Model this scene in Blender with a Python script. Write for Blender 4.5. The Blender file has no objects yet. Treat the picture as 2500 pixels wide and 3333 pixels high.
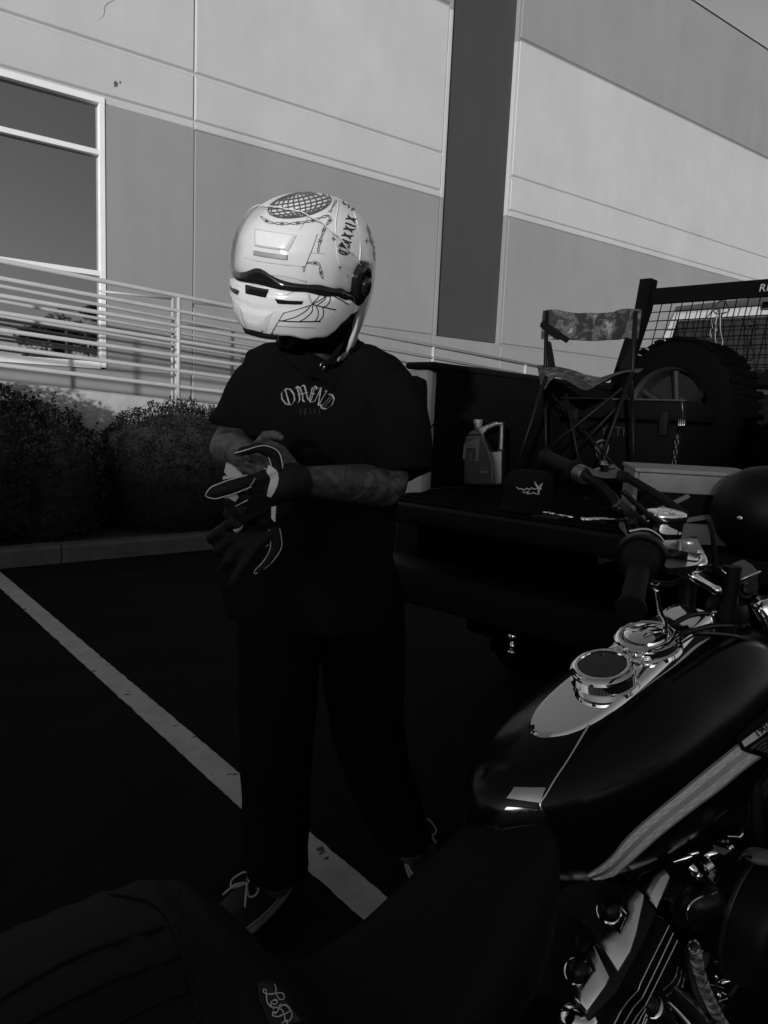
import bpy, bmesh, math, random
import numpy as np
from mathutils import Vector, Matrix, noise
from mathutils.bvhtree import BVHTree
random.seed(7)
R = math.radians
scn = bpy.context.scene
col = scn.collection

# ---------------------------------------------------------------- camera
CAM_H = 1.35
FPX = 2347.0
_up = Vector((783, 17330, 2347)).normalized()
_fw = Vector((0, 0, -1))
_Y = (_fw - _fw.dot(_up) * _up).normalized()
_X = _Y.cross(_up)
ROT = Matrix((_X, _Y, _up))
cd = bpy.data.cameras.new('camera')
cam = bpy.data.objects.new('camera', cd)
col.objects.link(cam)
cam.matrix_world = Matrix.Translation((0, 0, CAM_H)) @ ROT.to_4x4()
cd.sensor_fit = 'VERTICAL'
cd.sensor_height = 36.0
cd.lens = FPX / 3333.0 * 36.0
cd.clip_start = 0.02
cd.clip_end = 3000
scn.camera = cam

# ---------------------------------------------------------------- daylight (black and white photograph: neutral greys)
SUN_EL, SUN_AZ_VEC = R(6.0), Vector((-0.25, -0.97, 0)).normalized()
world = bpy.data.worlds.new('World')
scn.world = world
world.use_nodes = True
nt = world.node_tree
nt.nodes.clear()
sky = nt.nodes.new('ShaderNodeTexSky')
sky.sky_type = 'NISHITA'
sky.sun_disc = False
sky.sun_elevation = SUN_EL
sky.sun_rotation = math.atan2(SUN_AZ_VEC.x, SUN_AZ_VEC.y)
bwn = nt.nodes.new('ShaderNodeRGBToBW')
bg = nt.nodes.new('ShaderNodeBackground')
bg.inputs['Strength'].default_value = 0.15
wo = nt.nodes.new('ShaderNodeOutputWorld')
nt.links.new(sky.outputs[0], bwn.inputs[0])
nt.links.new(bwn.outputs[0], bg.inputs[0])
nt.links.new(bg.outputs[0], wo.inputs[0])
sd = bpy.data.lights.new('sun', 'SUN')
sd.energy = 3.6
sd.angle = R(1.1)
sd.color = (1, 1, 1)
sun = bpy.data.objects.new('sun', sd)
col.objects.link(sun)
_dir = -(SUN_AZ_VEC * math.cos(SUN_EL) + Vector((0, 0, math.sin(SUN_EL))))
sun.rotation_euler = _dir.to_track_quat('-Z', 'Y').to_euler()
vs = scn.view_settings
vs.view_transform = 'Standard'
vs.look = 'None'
vs.exposure = 0.0
vs.gamma = 1.0
vs.use_curve_mapping = False

# ---------------------------------------------------------------- helpers
S = 2500 / 1659.0
def ray(px, py):
    return ROT @ Vector(((px * S - 1250) / FPX, -(py * S - 1666.5) / FPX, -1.0))
def P(px, py, y):
    r = ray(px, py); return Vector((0, 0, CAM_H)) + r * (y / r.y)
def G(px, py, z=0.0):
    r = ray(px, py); return Vector((0, 0, CAM_H)) + r * ((z - CAM_H) / r.z)

def tag(o, label=None, cat=None, group=None, kind=None):
    if label: o['label'] = label
    if cat: o['category'] = cat
    if group: o['group'] = group
    if kind: o['kind'] = kind
    return o
def empty(name, loc=(0, 0, 0), label=None, cat=None, group=None):
    o = bpy.data.objects.new(name, None); col.objects.link(o)
    o.location = loc; o.empty_display_size = .1
    return tag(o, label, cat, group)
def link(name, me, mat, parent=None, smooth=False, mats=None):
    o = bpy.data.objects.new(name, me); col.objects.link(o)
    if mats:
        for m in mats: me.materials.append(m)
    elif mat is not None and not me.materials: me.materials.append(mat)
    if smooth:
        me.polygons.foreach_set('use_smooth', [True] * len(me.polygons))
    if parent:
        o.parent = parent
        o.matrix_parent_inverse = Matrix.Identity(4)
        # geometry below is written in world coordinates: keep it there
        me.transform(Matrix.Translation(-parent_world(parent)))
    return o
def parent_world(o):
    v = Vector((0, 0, 0))
    while o is not None:
        v += o.location; o = o.parent
    return v

class MB:
    def __init__(s): s.v = []; s.f = []; s.mi = []; s.cur = 0
    def add(s, vs, fs):
        b = len(s.v); s.v += [tuple(v) for v in vs]
        s.f += [tuple(b + i for i in f) for f in fs]; s.mi += [s.cur] * len(fs)
        return s
    def quad(s, a, b, c, d): return s.add([a, b, c, d], [(0, 1, 2, 3)])
    def box(s, c, h, ax=None, bev=0.0):
        c = Vector(c); ax = ax or (Vector((1, 0, 0)), Vector((0, 1, 0)), Vector((0, 0, 1)))
        if bev <= 0:
            vs = [c + ax[0] * h[0] * i + ax[1] * h[1] * j + ax[2] * h[2] * k for i in (-1, 1) for j in (-1, 1) for k in (-1, 1)]
            return s.add(vs, [(0, 1, 3, 2), (4, 6, 7, 5), (0, 4, 5, 1), (2, 3, 7, 6), (0, 2, 6, 4), (1, 5, 7, 3)])
        bm = bmesh.new(); bmesh.ops.create_cube(bm, size=2)
        for v in bm.verts: v.co = Vector((v.co.x * h[0], v.co.y * h[1], v.co.z * h[2]))
        bmesh.ops.bevel(bm, geom=bm.edges[:], offset=min(bev, min(h) * .95), segments=2, affect='EDGES', profile=.5)
        bm.verts.index_update()
        vs = [c + ax[0] * v.co.x + ax[1] * v.co.y + ax[2] * v.co.z for v in bm.verts]
        fs = [tuple(v.index for v in f.verts) for f in bm.faces]; bm.free()
        return s.add(vs, fs)
    def tube(s, pts, r, n=10, caps=True, closed=False, ell=1.0, upv=None):
        pts = [Vector(p) for p in pts]
        m = len(pts); rr = r if isinstance(r, (list, tuple)) else [r] * m
        T = []
        for i in range(m):
            a = pts[(i - 1) % m] if (closed or i > 0) else pts[i]
            b = pts[(i + 1) % m] if (closed or i < m - 1) else pts[i]
            T.append((b - a).normalized() if (b - a).length > 1e-9 else Vector((0, 0, 1)))
        u = upv.copy() if upv else (Vector((0, 0, 1)) if abs(T[0].z) < .9 else Vector((1, 0, 0)))
        rings = []
        for i in range(m):
            u = (u - T[i] * u.dot(T[i])).normalized(); w = T[i].cross(u)
            rings.append([pts[i] + (u * math.cos(2 * math.pi * k / n) + w * math.sin(2 * math.pi * k / n) * ell) * rr[i] for k in range(n)])
        return s.loft(rings, caps, closed)
    def loft(s, rings, caps=True, closed=False):
        n = len(rings[0]); m = len(rings); vs = [p for r_ in rings for p in r_]; fs = []
        for i in range(m if closed else m - 1):
            a = i * n; b = ((i + 1) % m) * n
            for k in range(n):
                k2 = (k + 1) % n
                fs.append((a + k, a + k2, b + k2, b + k))
        if caps and not closed:
            fs.append(tuple(range(n - 1, -1, -1))); fs.append(tuple(range((m - 1) * n, m * n)))
        return s.add(vs, fs)
    def lathe(s, c, axis, prof, n=32, caps=True, u=None, ex=1.0):
        """prof = [(h along axis, radius)]"""
        c = Vector(c); axis = Vector(axis).normalized()
        u = Vector(u) if u is not None else (Vector((0, 0, 1)) if abs(axis.z) < .9 else Vector((1, 0, 0)))
        u = (u - axis * u.dot(axis)).normalized(); w = axis.cross(u)
        rings = [[c + axis * h + (u * math.cos(2 * math.pi * k / n) * ex + w * math.sin(2 * math.pi * k / n)) * r_ for k in range(n)] for h, r_ in prof]
        return s.loft(rings, caps)
    def sphere(s, c, r, n=12, m=8, ax=None, sc=(1, 1, 1)):
        c = Vector(c); ax = ax or (Vector((1, 0, 0)), Vector((0, 1, 0)), Vector((0, 0, 1)))
        rings = []
        for i in range(m + 1):
            t = math.pi * (i + .001) / (m + .002)
            rings.append([c + (ax[0] * math.cos(2 * math.pi * k / n) * math.sin(t) * sc[0] + ax[1] * math.sin(2 * math.pi * k / n) * math.sin(t) * sc[1] + ax[2] * -math.cos(t) * sc[2]) * r for k in range(n)])
        return s.loft(rings, True)
    def prism(s, poly, d):
        """poly: list of 3D points (planar, any shape), extruded by vector d"""
        poly = [Vector(p) for p in poly]; n = len(poly); d = Vector(d)
        vs = poly + [p + d for p in poly]
        fs = [tuple(range(n - 1, -1, -1)), tuple(range(n, 2 * n))] + [(i, (i + 1) % n, n + (i + 1) % n, n + i) for i in range(n)]
        return s.add(vs, fs)
    def mesh(s, name='mesh', fix=True, tris=False):
        me = bpy.data.meshes.new(name); me.from_pydata(s.v, [], s.f)
        me.polygons.foreach_set('material_index', s.mi)
        if fix:
            bm = bmesh.new(); bm.from_mesh(me)
            bmesh.ops.recalc_face_normals(bm, faces=bm.faces[:])
            if tris: bmesh.ops.triangulate(bm, faces=[f for f in bm.faces if len(f.verts) > 4])
            bm.to_mesh(me); bm.free()
        me.update(); return me
    def build(s, name, mat, parent=None, smooth=False, auto=None, mats=None, tris=False):
        me = s.mesh(name, tris=tris)
        o = link(name, me, mat, parent, smooth, mats)
        if auto is not None:
            me.polygons.foreach_set('use_smooth', [True] * len(me.polygons))
            sharp_by_angle(me, auto)
        return o
def sharp_by_angle(me, deg):
    bm = bmesh.new(); bm.from_mesh(me); a = R(deg)
    for e in bm.edges:
        if len(e.link_faces) == 2 and e.link_faces[0].normal.angle(e.link_faces[1].normal, 0) > a: e.smooth = False
    bm.to_mesh(me); bm.free()

def fuse(mb, voxel=0.008, smooth=4, tris_target=None, disp=None):
    """voxel-union of overlapping closed shapes into one continuous skin"""
    me = mb.mesh('fuse')
    o = bpy.data.objects.new('fuse_tmp', me); col.objects.link(o)
    m = o.modifiers.new('r', 'REMESH'); m.mode = 'VOXEL'; m.voxel_size = voxel; m.adaptivity = 0
    if smooth:
        sm = o.modifiers.new('s', 'SMOOTH'); sm.factor = .6; sm.iterations = smooth
    dg = bpy.context.evaluated_depsgraph_get(); dg.update()
    out = bpy.data.meshes.new_from_object(o.evaluated_get(dg))
    bpy.data.objects.remove(o); bpy.data.meshes.remove(me)
    out.polygons.foreach_set('use_smooth', [True] * len(out.polygons))
    return out
def bvh_of(me):
    return BVHTree.FromPolygons([v.co.copy() for v in me.vertices], [tuple(p.vertices) for p in me.polygons])
def subsurf(me, lv=2):
    o = bpy.data.objects.new('ss_tmp', me); col.objects.link(o)
    m = o.modifiers.new('s', 'SUBSURF'); m.levels = lv; m.render_levels = lv
    dg = bpy.context.evaluated_depsgraph_get(); dg.update()
    out = bpy.data.meshes.new_from_object(o.evaluated_get(dg)); bpy.data.objects.remove(o)
    return out

# ---------------------------------------------------------------- materials (all grey: the photograph has no colour)
MC = {}
def mat(name, g, rough=.6, metal=0.0, noise_amt=0.0, nscale=8.0, bump=0.0, bscale=40.0, coat=0.0, spec=.5, detail=6, rvar=0.0, lo=None, distort=0.0):
    m = bpy.data.materials.new(name); m.use_nodes = True; t = m.node_tree; b = t.nodes['Principled BSDF']
    b.inputs['Base Color'].default_value = (g, g, g, 1); b.inputs['Roughness'].default_value = rough
    b.inputs['Metallic'].default_value = metal; b.inputs['Coat Weight'].default_value = coat
    b.inputs['Coat Roughness'].default_value = .04
    b.inputs['Specular IOR Level'].default_value = spec
    tc = t.nodes.new('ShaderNodeTexCoord')
    if noise_amt > 0:
        n = t.nodes.new('ShaderNodeTexNoise'); n.inputs['Scale'].default_value = nscale; n.inputs['Detail'].default_value = detail
        n.inputs['Roughness'].default_value = .65; n.inputs['Distortion'].default_value = distort
        t.links.new(tc.outputs['Object'], n.inputs['Vector'])
        r = t.nodes.new('ShaderNodeMapRange'); r.inputs['From Min'].default_value = .3; r.inputs['From Max'].default_value = .7
        r.inputs['To Min'].default_value = g * (1 - noise_amt) if lo is None else lo; r.inputs['To Max'].default_value = g * (1 + noise_amt)
        t.links.new(n.outputs['Fac'], r.inputs['Value']); t.links.new(r.outputs['Result'], b.inputs['Base Color'])
        if rvar:
            r2 = t.nodes.new('ShaderNodeMapRange'); r2.inputs['From Min'].default_value = .3; r2.inputs['From Max'].default_value = .7
            r2.inputs['To Min'].default_value = max(0, rough - rvar); r2.inputs['To Max'].default_value = min(1, rough + rvar)
            t.links.new(n.outputs['Fac'], r2.inputs['Value']); t.links.new(r2.outputs['Result'], b.inputs['Roughness'])
    if bump > 0:
        n2 = t.nodes.new('ShaderNodeTexNoise'); n2.inputs['Scale'].default_value = bscale; n2.inputs['Detail'].default_value = 5
        t.links.new(tc.outputs['Object'], n2.inputs['Vector'])
        bp = t.nodes.new('ShaderNodeBump'); bp.inputs['Strength'].default_value = bump; bp.inputs['Distance'].default_value = .01
        t.links.new(n2.outputs['Fac'], bp.inputs['Height']); t.links.new(bp.outputs['Normal'], b.inputs['Normal'])
    MC[name] = m
    return m
# ---------------------------------------------------------------- setting
WD = Vector((0.80936, 0.58731, 0)); WN = Vector((0.58731, -0.80936, 0)); W0 = Vector((-2.97392, 11.0, 0)); UZ = Vector((0, 0, 1))
WAX = (WD, WN, UZ)
def w(s, o, z): return W0 + WD * s + WN * o + UZ * z

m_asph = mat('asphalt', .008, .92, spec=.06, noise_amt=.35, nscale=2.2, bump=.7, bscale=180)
m_conc = mat('kerb_concrete', .075, .9, spec=.1, noise_amt=.22, nscale=5, bump=.4, bscale=60)
m_rampc = mat('ramp_concrete', .36, .9, noise_amt=.15, nscale=4, bump=.3, bscale=50)
m_soil = mat('soil', .035, 1, noise_amt=.5, nscale=20, bump=1, bscale=60)

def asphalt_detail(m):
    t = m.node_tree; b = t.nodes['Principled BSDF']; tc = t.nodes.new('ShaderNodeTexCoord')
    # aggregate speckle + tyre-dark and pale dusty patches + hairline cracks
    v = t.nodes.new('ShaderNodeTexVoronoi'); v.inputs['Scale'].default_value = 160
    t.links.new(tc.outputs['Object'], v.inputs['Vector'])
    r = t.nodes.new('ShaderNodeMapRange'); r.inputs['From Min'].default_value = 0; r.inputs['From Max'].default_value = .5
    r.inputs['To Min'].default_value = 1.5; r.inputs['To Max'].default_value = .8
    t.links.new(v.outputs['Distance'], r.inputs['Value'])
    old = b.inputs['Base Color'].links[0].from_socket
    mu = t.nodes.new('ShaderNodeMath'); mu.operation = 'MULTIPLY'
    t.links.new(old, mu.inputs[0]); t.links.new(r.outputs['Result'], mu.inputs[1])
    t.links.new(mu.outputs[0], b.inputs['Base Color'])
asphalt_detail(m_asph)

g = MB()
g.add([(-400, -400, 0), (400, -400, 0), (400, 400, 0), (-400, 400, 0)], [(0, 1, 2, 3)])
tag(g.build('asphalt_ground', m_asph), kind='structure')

# painted parking-bay line: a worn sheet 4 mm above the asphalt
L0 = Vector((-3.07, 5.52, 0)); L1 = Vector((.36, 1.42, 0)); LD = (L1 - L0).normalized(); LP = Vector((-LD.y, LD.x, 0)) * .056
def worn_edge_line(a, b, hw, name, m):
    mb = MB(); n = 260; rnd = random.Random(3); vs = []
    for i in range(n + 1):
        p = a.lerp(b, i / n)
        e1 = noise.noise(Vector((i * .31, 0, 0))) * .004 + rnd.uniform(-.0015, .0015)
        e2 = noise.noise(Vector((i * .27, 9, 0))) * .005 + rnd.uniform(-.0015, .0015)
        d = hw.normalized()
        vs += [p + hw + d * e1 + UZ * .004, p - hw - d * e2 + UZ * .004]
    fs = [(2 * i, 2 * i + 1, 2 * i + 3, 2 * i + 2) for i in range(n)]
    mb.add(vs, fs); return tag(mb.build(name, m), kind='structure')
def paint_mat():
    m = mat('worn_road_paint', .34, .8, noise_amt=.18, nscale=9, bump=.4, bscale=150)
    t = m.node_tree; b = t.nodes['Principled BSDF']; tc = t.nodes.new('ShaderNodeTexCoord')
    n = t.nodes.new('ShaderNodeTexNoise'); n.inputs['Scale'].default_value = 9; n.inputs['Detail'].default_value = 7; n.inputs['Roughness'].default_value = .6
    t.links.new(tc.outputs['Object'], n.inputs['Vector'])
    r = t.nodes.new('ShaderNodeMapRange'); r.inputs['From Min'].default_value = .635; r.inputs['From Max'].default_value = .66
    r.inputs['To Min'].default_value = 1; r.inputs['To Max'].default_value = .08
    t.links.new(n.outputs['Fac'], r.inputs['Value'])
    old = b.inputs['Base Color'].links[0].from_socket
    mu = t.nodes.new('ShaderNodeMath'); mu.operation = 'MULTIPLY'
    t.links.new(old, mu.inputs[0]); t.links.new(r.outputs['Result'], mu.inputs[1]); t.links.new(mu.outputs[0], b.inputs['Base Color'])
    return m
m_paint = paint_mat()
worn_edge_line(L0, L1, LP, 'parking_line', m_paint)
worn_edge_line(L0 + Vector((-.767, -.64, 0)) * 2.75, L1 + Vector((-.767, -.64, 0)) * 2.75, LP, 'parking_line', m_paint)

# kerb: cast sections with joints
KO = Vector((-3.02, 5.595, 0)); KD = Vector((.767, .642, 0)).normalized(); KN = Vector((KD.y, -KD.x, 0))
kerb = empty('kerb', (0, 0, 0)); tag(kerb, kind='structure')
s0 = -9.0
cuts = [-9, -6.0, -3.0, .46, 3.4, 6.4, 9.4, 12.4]
for a, b_ in zip(cuts[:-1], cuts[1:]):
    mb = MB(); prof = [(0, -.05), (0, .125), (.018, .146), (.03, .15), (.165, .15), (.165, -.05)]
    n = 24; rings = []
    for i in range(n + 1):
        s_ = a + .006 + (b_ - a - .012) * i / n
        rings.append([KO + KD * s_ - KN * (y + noise.noise(Vector((s_ * 2, y * 9, 1))) * .004) + UZ * (z + noise.noise(Vector((s_ * 1.7, z * 5, 4))) * .004) for y, z in prof])
    mb.loft(rings); mb.build('kerb_section', m_conc, kerb)
mb = MB(); mb.box(KO + KD * 1.7 - KN * 1.5 + UZ * .03, (10.7, 1.33, .05), (KD, KN, UZ))
tag(mb.build('planting_bed_soil', m_soil), kind='structure')

# ---------------------------------------------------------------- warehouse
m_light = mat('light_wall_paint', .43, .85, noise_amt=.05, nscale=.9, bump=.06, bscale=12)
m_mid = mat('mid_grey_wall_paint', .235, .85, noise_amt=.04, nscale=.9, bump=.06, bscale=12)
m_dark = mat('charcoal_wall_paint', .042, .85, noise_amt=.04, nscale=1.2, bump=.05, bscale=12)
m_core = mat('wall_core', .2, .9)
m_alu = mat('white_window_frame', .72, .45, noise_amt=.05, nscale=4)
def streaks(m, amt):
    t = m.node_tree; b = t.nodes['Principled BSDF']; tc = t.nodes.new('ShaderNodeTexCoord'); mp = t.nodes.new('ShaderNodeMapping')
    mp.inputs['Scale'].default_value = (2.2, 2.2, .22); t.links.new(tc.outputs['Object'], mp.inputs['Vector'])
    n = t.nodes.new('ShaderNodeTexNoise'); n.inputs['Scale'].default_value = 1.6; n.inputs['Detail'].default_value = 8; n.inputs['Roughness'].default_value = .7
    t.links.new(mp.outputs[0], n.inputs['Vector']); r = t.nodes.new('ShaderNodeMapRange'); r.inputs['From Min'].default_value = .35; r.inputs['From Max'].default_value = .75
    r.inputs['To Min'].default_value = 1 - amt; r.inputs['To Max'].default_value = 1 + amt; t.links.new(n.outputs['Fac'], r.inputs['Value'])
    n2 = t.nodes.new('ShaderNodeTexNoise'); n2.inputs['Scale'].default_value = .45; n2.inputs['Detail'].default_value = 3; t.links.new(tc.outputs['Object'], n2.inputs['Vector'])
    r2 = t.nodes.new('ShaderNodeMapRange'); r2.inputs['From Min'].default_value = .3; r2.inputs['From Max'].default_value = .7; r2.inputs['To Min'].default_value = 1 - amt; r2.inputs['To Max'].default_value = 1 + amt * .6; t.links.new(n2.outputs['Fac'], r2.inputs['Value'])
    old = b.inputs['Base Color'].links[0].from_socket; mu = t.nodes.new('ShaderNodeMath'); mu.operation = 'MULTIPLY'; m2 = t.nodes.new('ShaderNodeMath'); m2.operation = 'MULTIPLY'
    t.links.new(old, mu.inputs[0]); t.links.new(r.outputs[0], mu.inputs[1]); t.links.new(mu.outputs[0], m2.inputs[0]); t.links.new(r2.outputs[0], m2.inputs[1]); t.links.new(m2.outputs[0], b.inputs['Base Color'])
streaks(m_light, .032); streaks(m_mid, .042); streaks(m_dark, .09)
bld = empty('warehouse', w(0, 0, 0), 'tall tilt-up concrete warehouse with pale and grey painted bands behind the railing', 'building')
mb = MB(); mb.box(w(12, -10.05, 5.4), (22, 9.8, 5.4), WAX); mb.build('wall_core', m_core, bld)
TH = .2      # panel thickness; outer face at o=0
def wall_panel(s0, s1, z0, z1, m, name='wall_panel', depth=0.0, bev=.022):
    """a cast panel with chamfered reveal edges; front face at o=-depth"""
    mb = MB(); i = bev
    f = [w(s0 + i, -depth, z0 + i), w(s1 - i, -depth, z0 + i), w(s1 - i, -depth, z1 - i), w(s0 + i, -depth, z1 - i)]
    k = [w(s0, -depth - i, z0), w(s1, -depth - i, z0), w(s1, -depth - i, z1), w(s0, -depth - i, z1)]
    bk = [w(s0, -TH, z0), w(s1, -TH, z0), w(s1, -TH, z1), w(s0, -TH, z1)]
    mb.loft([f, k, bk]); return mb.build(name, m, bld)
# backing sheets seen in the bottom of the reveals
def backing(s0, s1, z0, z1, m):
    mb = MB(); mb.box(w((s0 + s1) / 2, -.1, (z0 + z1) / 2), ((s1 - s0) / 2, .072, (z1 - z0) / 2), WAX); mb.build('reveal_backing', m, bld)
ZR = [0.0, 2.83, 5.39, 6.03, 8.50, 11.0]   # reveal heights
GAP = .02
def bay(s0, s1, low_from=0.0, skipcol=None):
    backing(s0 + .002, s1 - .002, .01, ZR[2] - .05, m_mid); backing(s0 + .002, s1 - .002, ZR[2] - .05, ZR[4] - .06, m_light); backing(s0 + .002, s1 - .002, ZR[4] - .06, 10.98, m_mid)
# bays: [-12,-6.0] [-6.0,0] [0,4.65] col [6.30, 18] [18, 34]
bays = [(-12, -6.0), (-6.0, 0), (0, 4.62), (6.36, 17.8), (17.8, 33.5)]
for bi, (a, b_) in enumerate(bays):
    if bi != 1: bay(a, b_)
    else:
        backing(a + .002, b_ - .002, .01, 1.79, m_mid); backing(a + .002, -4.92, 1.795, ZR[2] - .05, m_mid); backing(-1.24, b_ - .002, 1.795, ZR[2] - .05, m_mid)
        backing(a + .002, b_ - .002, ZR[2] - .045, ZR[4] - .06, m_light); backing(a + .002, b_ - .002, ZR[4] - .06, 10.98, m_mid)
WS1, WS0, WZ0, WZ1 = -1.244, -4.9, 1.80, 5.37
for bi, (a, b_) in enumerate(bays):
    a2, b2 = a + .003, b_ - .003
    for zi in range(5):
        z0, z1 = ZR[zi] + GAP, ZR[zi + 1] - GAP
        if zi == 0: z0 = 0.0
        if zi == 4: z1 = 11.0
        m = (m_mid, m_mid, m_light, m_light, m_mid)[zi]
        if zi == 1: z1 = ZR[2] - .10    # light lip strip above is separate
        if bi == 1 and zi in (0, 1):     # the window bay: wall around the window
            if zi == 0:
                wall_panel(a2, b2, 0, WZ0, m); 
            else:
                wall_panel(a2, WS0, WZ0 + .0005, z1, m, bev=.004); wall_panel(WS1, b2, WZ0 + .0005, z1, m, bev=.004)
        elif bi in (2,) and zi == 0:
            wall_panel(a2, b2, z0, z1, m)
        elif bi == 0 and zi in (0, 1):
            if zi == 0: wall_panel(a2, b2, 0, ZR[2] - .10, m)
        else:
            wall_panel(a2, b2, z0, z1, m)
    # pale painted lip under the lowest pale band
    aa, bb = a2, b2
    wall_panel(aa, bb, ZR[2] - .099, ZR[2] - .018, m_light, 'painted_lip', bev=.012)
# charcoal recessed strip between its two pale returns
mb = MB(); mb.box(w(5.495, -.14, 6.93), (.80, .06, 4.07), WAX); mb.build('charcoal_strip', m_dark, bld)
wall_panel(4.62, 6.36, 0, 2.84, m_mid, 'wall_panel', bev=.004)
for a, b_ in ((4.62, 4.70), (6.29, 6.36)):
    for z0, z1, m in ((2.842, ZR[2] - .1, m_mid), (ZR[2] - .098, ZR[4] - .05, m_light), (ZR[4] - .048, 11.0, m_mid)):
        mb = MB(); mb.box(w((a + b_) / 2, -.07, (z0 + z1) / 2), ((b_ - a) / 2, .069, (z1 - z0) / 2), WAX, bev=.008); mb.build('strip_return', m, bld)
# parapet cap
mb = MB(); mb.box(w(10.7, -.12, 11.02), (22.8, .15, .022), WAX); mb.build('parapet_cap', mat('cap_metal', .3, .5), bld)
# chips and scars on the panels
m_scar = mat('wall_scar', .07, .9)
for (s_, z_, r_) in ((-1.10, 5.58, .030), (-1.04, 5.62, .014)):
    mb = MB(); mb.prism([w(s_ + r_ * math.cos(t * .7) * (1 + .5 * math.sin(t * 2.3)), -.0005, z_ + r_ * 1.3 * math.sin(t * .7) * (1 + .35 * math.cos(t * 3.1))) for t in range(9)], WN * .0025)
    mb.build('wall_chip', m_scar, bld)
m_scar2 = mat('wall_crack', .2, .9)
mb = MB(); mb.tube([w(-1.33 + .26 * t + .03 * math.sin(t * 9), .0, 6.30 + .42 * t) for t in [i / 10 for i in range(11)]], [.0015 + .004 * math.sin(i * .31) for i in range(11)], 5)
mb.build('wall_crack', m_scar2, bld)

# window: frame, mullions, panes
m_glass = mat('window_glass', .33, .02, 1.0)
win = MB()
fr = .075
win.box(w(WS1 - fr / 2, -.05, (WZ0 + WZ1) / 2 - .01), (fr / 2, .065, (WZ1 - WZ0) / 2 - .03), WAX, bev=.006)
win.box(w((WS0 + WS1) / 2, -.05, WZ1 - .045), ((WS1 - WS0) / 2, .068, .042), WAX, bev=.006)
win.box(w(WS0 + fr / 2, -.05, (WZ0 + WZ1) / 2), (fr / 2, .065, (WZ1 - WZ0) / 2 - .03), WAX, bev=.006)
wo_ = win.build('window', m_alu, bld)
mb = MB(); mb.box(w((WS0 + WS1) / 2, -.04, WZ0 + .05), ((WS1 - WS0) / 2 - fr - .001, .06, .048), WAX, bev=.006); mb.build('sill', m_alu, wo_)
for z_ in (4.665, 3.09):
    mb = MB(); mb.box(w((WS0 + WS1) / 2, -.05, z_), ((WS1 - WS0) / 2 - fr - .001, .055, .034), WAX, bev=.006); mb.build('mullion', m_alu, wo_)
for s_ in (-3.07,):
    mb = MB(); mb.box(w(s_, -.052, 3.55), (.034, .05, 1.6), WAX, bev=.006); mb.build('mullion', m_alu, wo_)
for (z0, z1) in ((WZ0 + .1, 3.055), (3.125, 4.63), (4.70, WZ1 - .09)):
    for (a, b_) in ((WS0 + fr, -3.105), (-3.035, WS1 - fr)):
        mb = MB(); mb.box(w((a + b_) / 2, -.085, (z0 + z1) / 2), ((b_ - a) / 2 + .01, .004, (z1 - z0) / 2 + .01), WAX); mb.build('pane', m_glass, wo_)

# ---------------------------------------------------------------- ramp wall and railings
RO = 2.63
def ztop(s): return 2.475 - .058 * s
ramp = empty('ramp', w(0, RO, 0), 'pale concrete access ramp wall rising behind the hedges and carrying the railing', 'ramp')
mb = MB()
for (s0, s1) in ((-9.0, 9.0),):
    f = []
    n = 36; rings = []
    for i in range(n + 1):
        s_ = s0 + (s1 - s0) * i / n; zt = ztop(s_) - 1.14
        rings.append([w(s_, RO + .12, 0), w(s_, RO + .12, zt - .015), w(s_, RO + .10, zt), w(s_, RO - .08, zt), w(s_, RO - .08, zt - .12), w(s_, .35, zt - .12), w(s_, .35, 0)])
    mb.loft(rings)
mb.build('ramp_wall', m_rampc, ramp)
m_rail = mat('grey_rail_paint', .42, .42, noise_amt=.08, nscale=5, bump=.05, bscale=60)
def railing(o_, zt, rails, posts, s0, s1, r, label, bottom):
    t = empty('handrail', w(0, o_, 0), label, 'railing', 'railings along the ramp')
    for dz in rails:
        mb = MB(); mb.tube([w(s0, o_, zt(s0) - dz), w(s1, o_, zt(s1) - dz)], r * (1.12 if dz == 0 else 1), 12)
        mb.build('rail', m_rail, t, smooth=True)
    for s_ in posts:
        mb = MB(); mb.tube([w(s_, o_, bottom(s_)), w(s_, o_, zt(s_) - .004)], r * 1.05, 12)
        mb.lathe(w(s_, o_, bottom(s_)), UZ, [(0, .05), (.008, .05), (.012, .03)], 16)
        mb.build('post', m_rail, t, smooth=True)
    return t
railing(RO, ztop, [0, .163, .325, .487, .650, .812, .985], [-6.2, -4.0, -1.16, .65, 2.49, 4.35, 6.2], -9, 6.2, .0225, 'front ramp railing of seven sloping pipes with posts, nearest the hedge', lambda s: ztop(s) - 1.145)
zb = lambda s: 2.40 - .07 * s
railing(1.25, zb, [0, .165, .33], [-3.2, -.69, 1.5, 3.6], -9, 5.0, .02, 'back ramp railing of three thin pipes beside the warehouse wall', lambda s: ztop(s) - 1.262)
# level grab rail in the bay left of the joint
t = empty('handrail', w(0, 1.1, 0), 'short level grab rail between window frame and first panel joint', 'railing', 'railings along the ramp')
mb = MB(); mb.tube([w(-1.62, 1.1, 2.70), w(-.69, 1.1, 2.72)], .014, 10); mb.build('rail', m_rail, t, smooth=True)
mb = MB(); mb.tube([w(-.69, 1.1, 1.26), w(-.69, 1.1, 2.73)], .02, 10); mb.build('post', m_rail, t, smooth=True)
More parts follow.
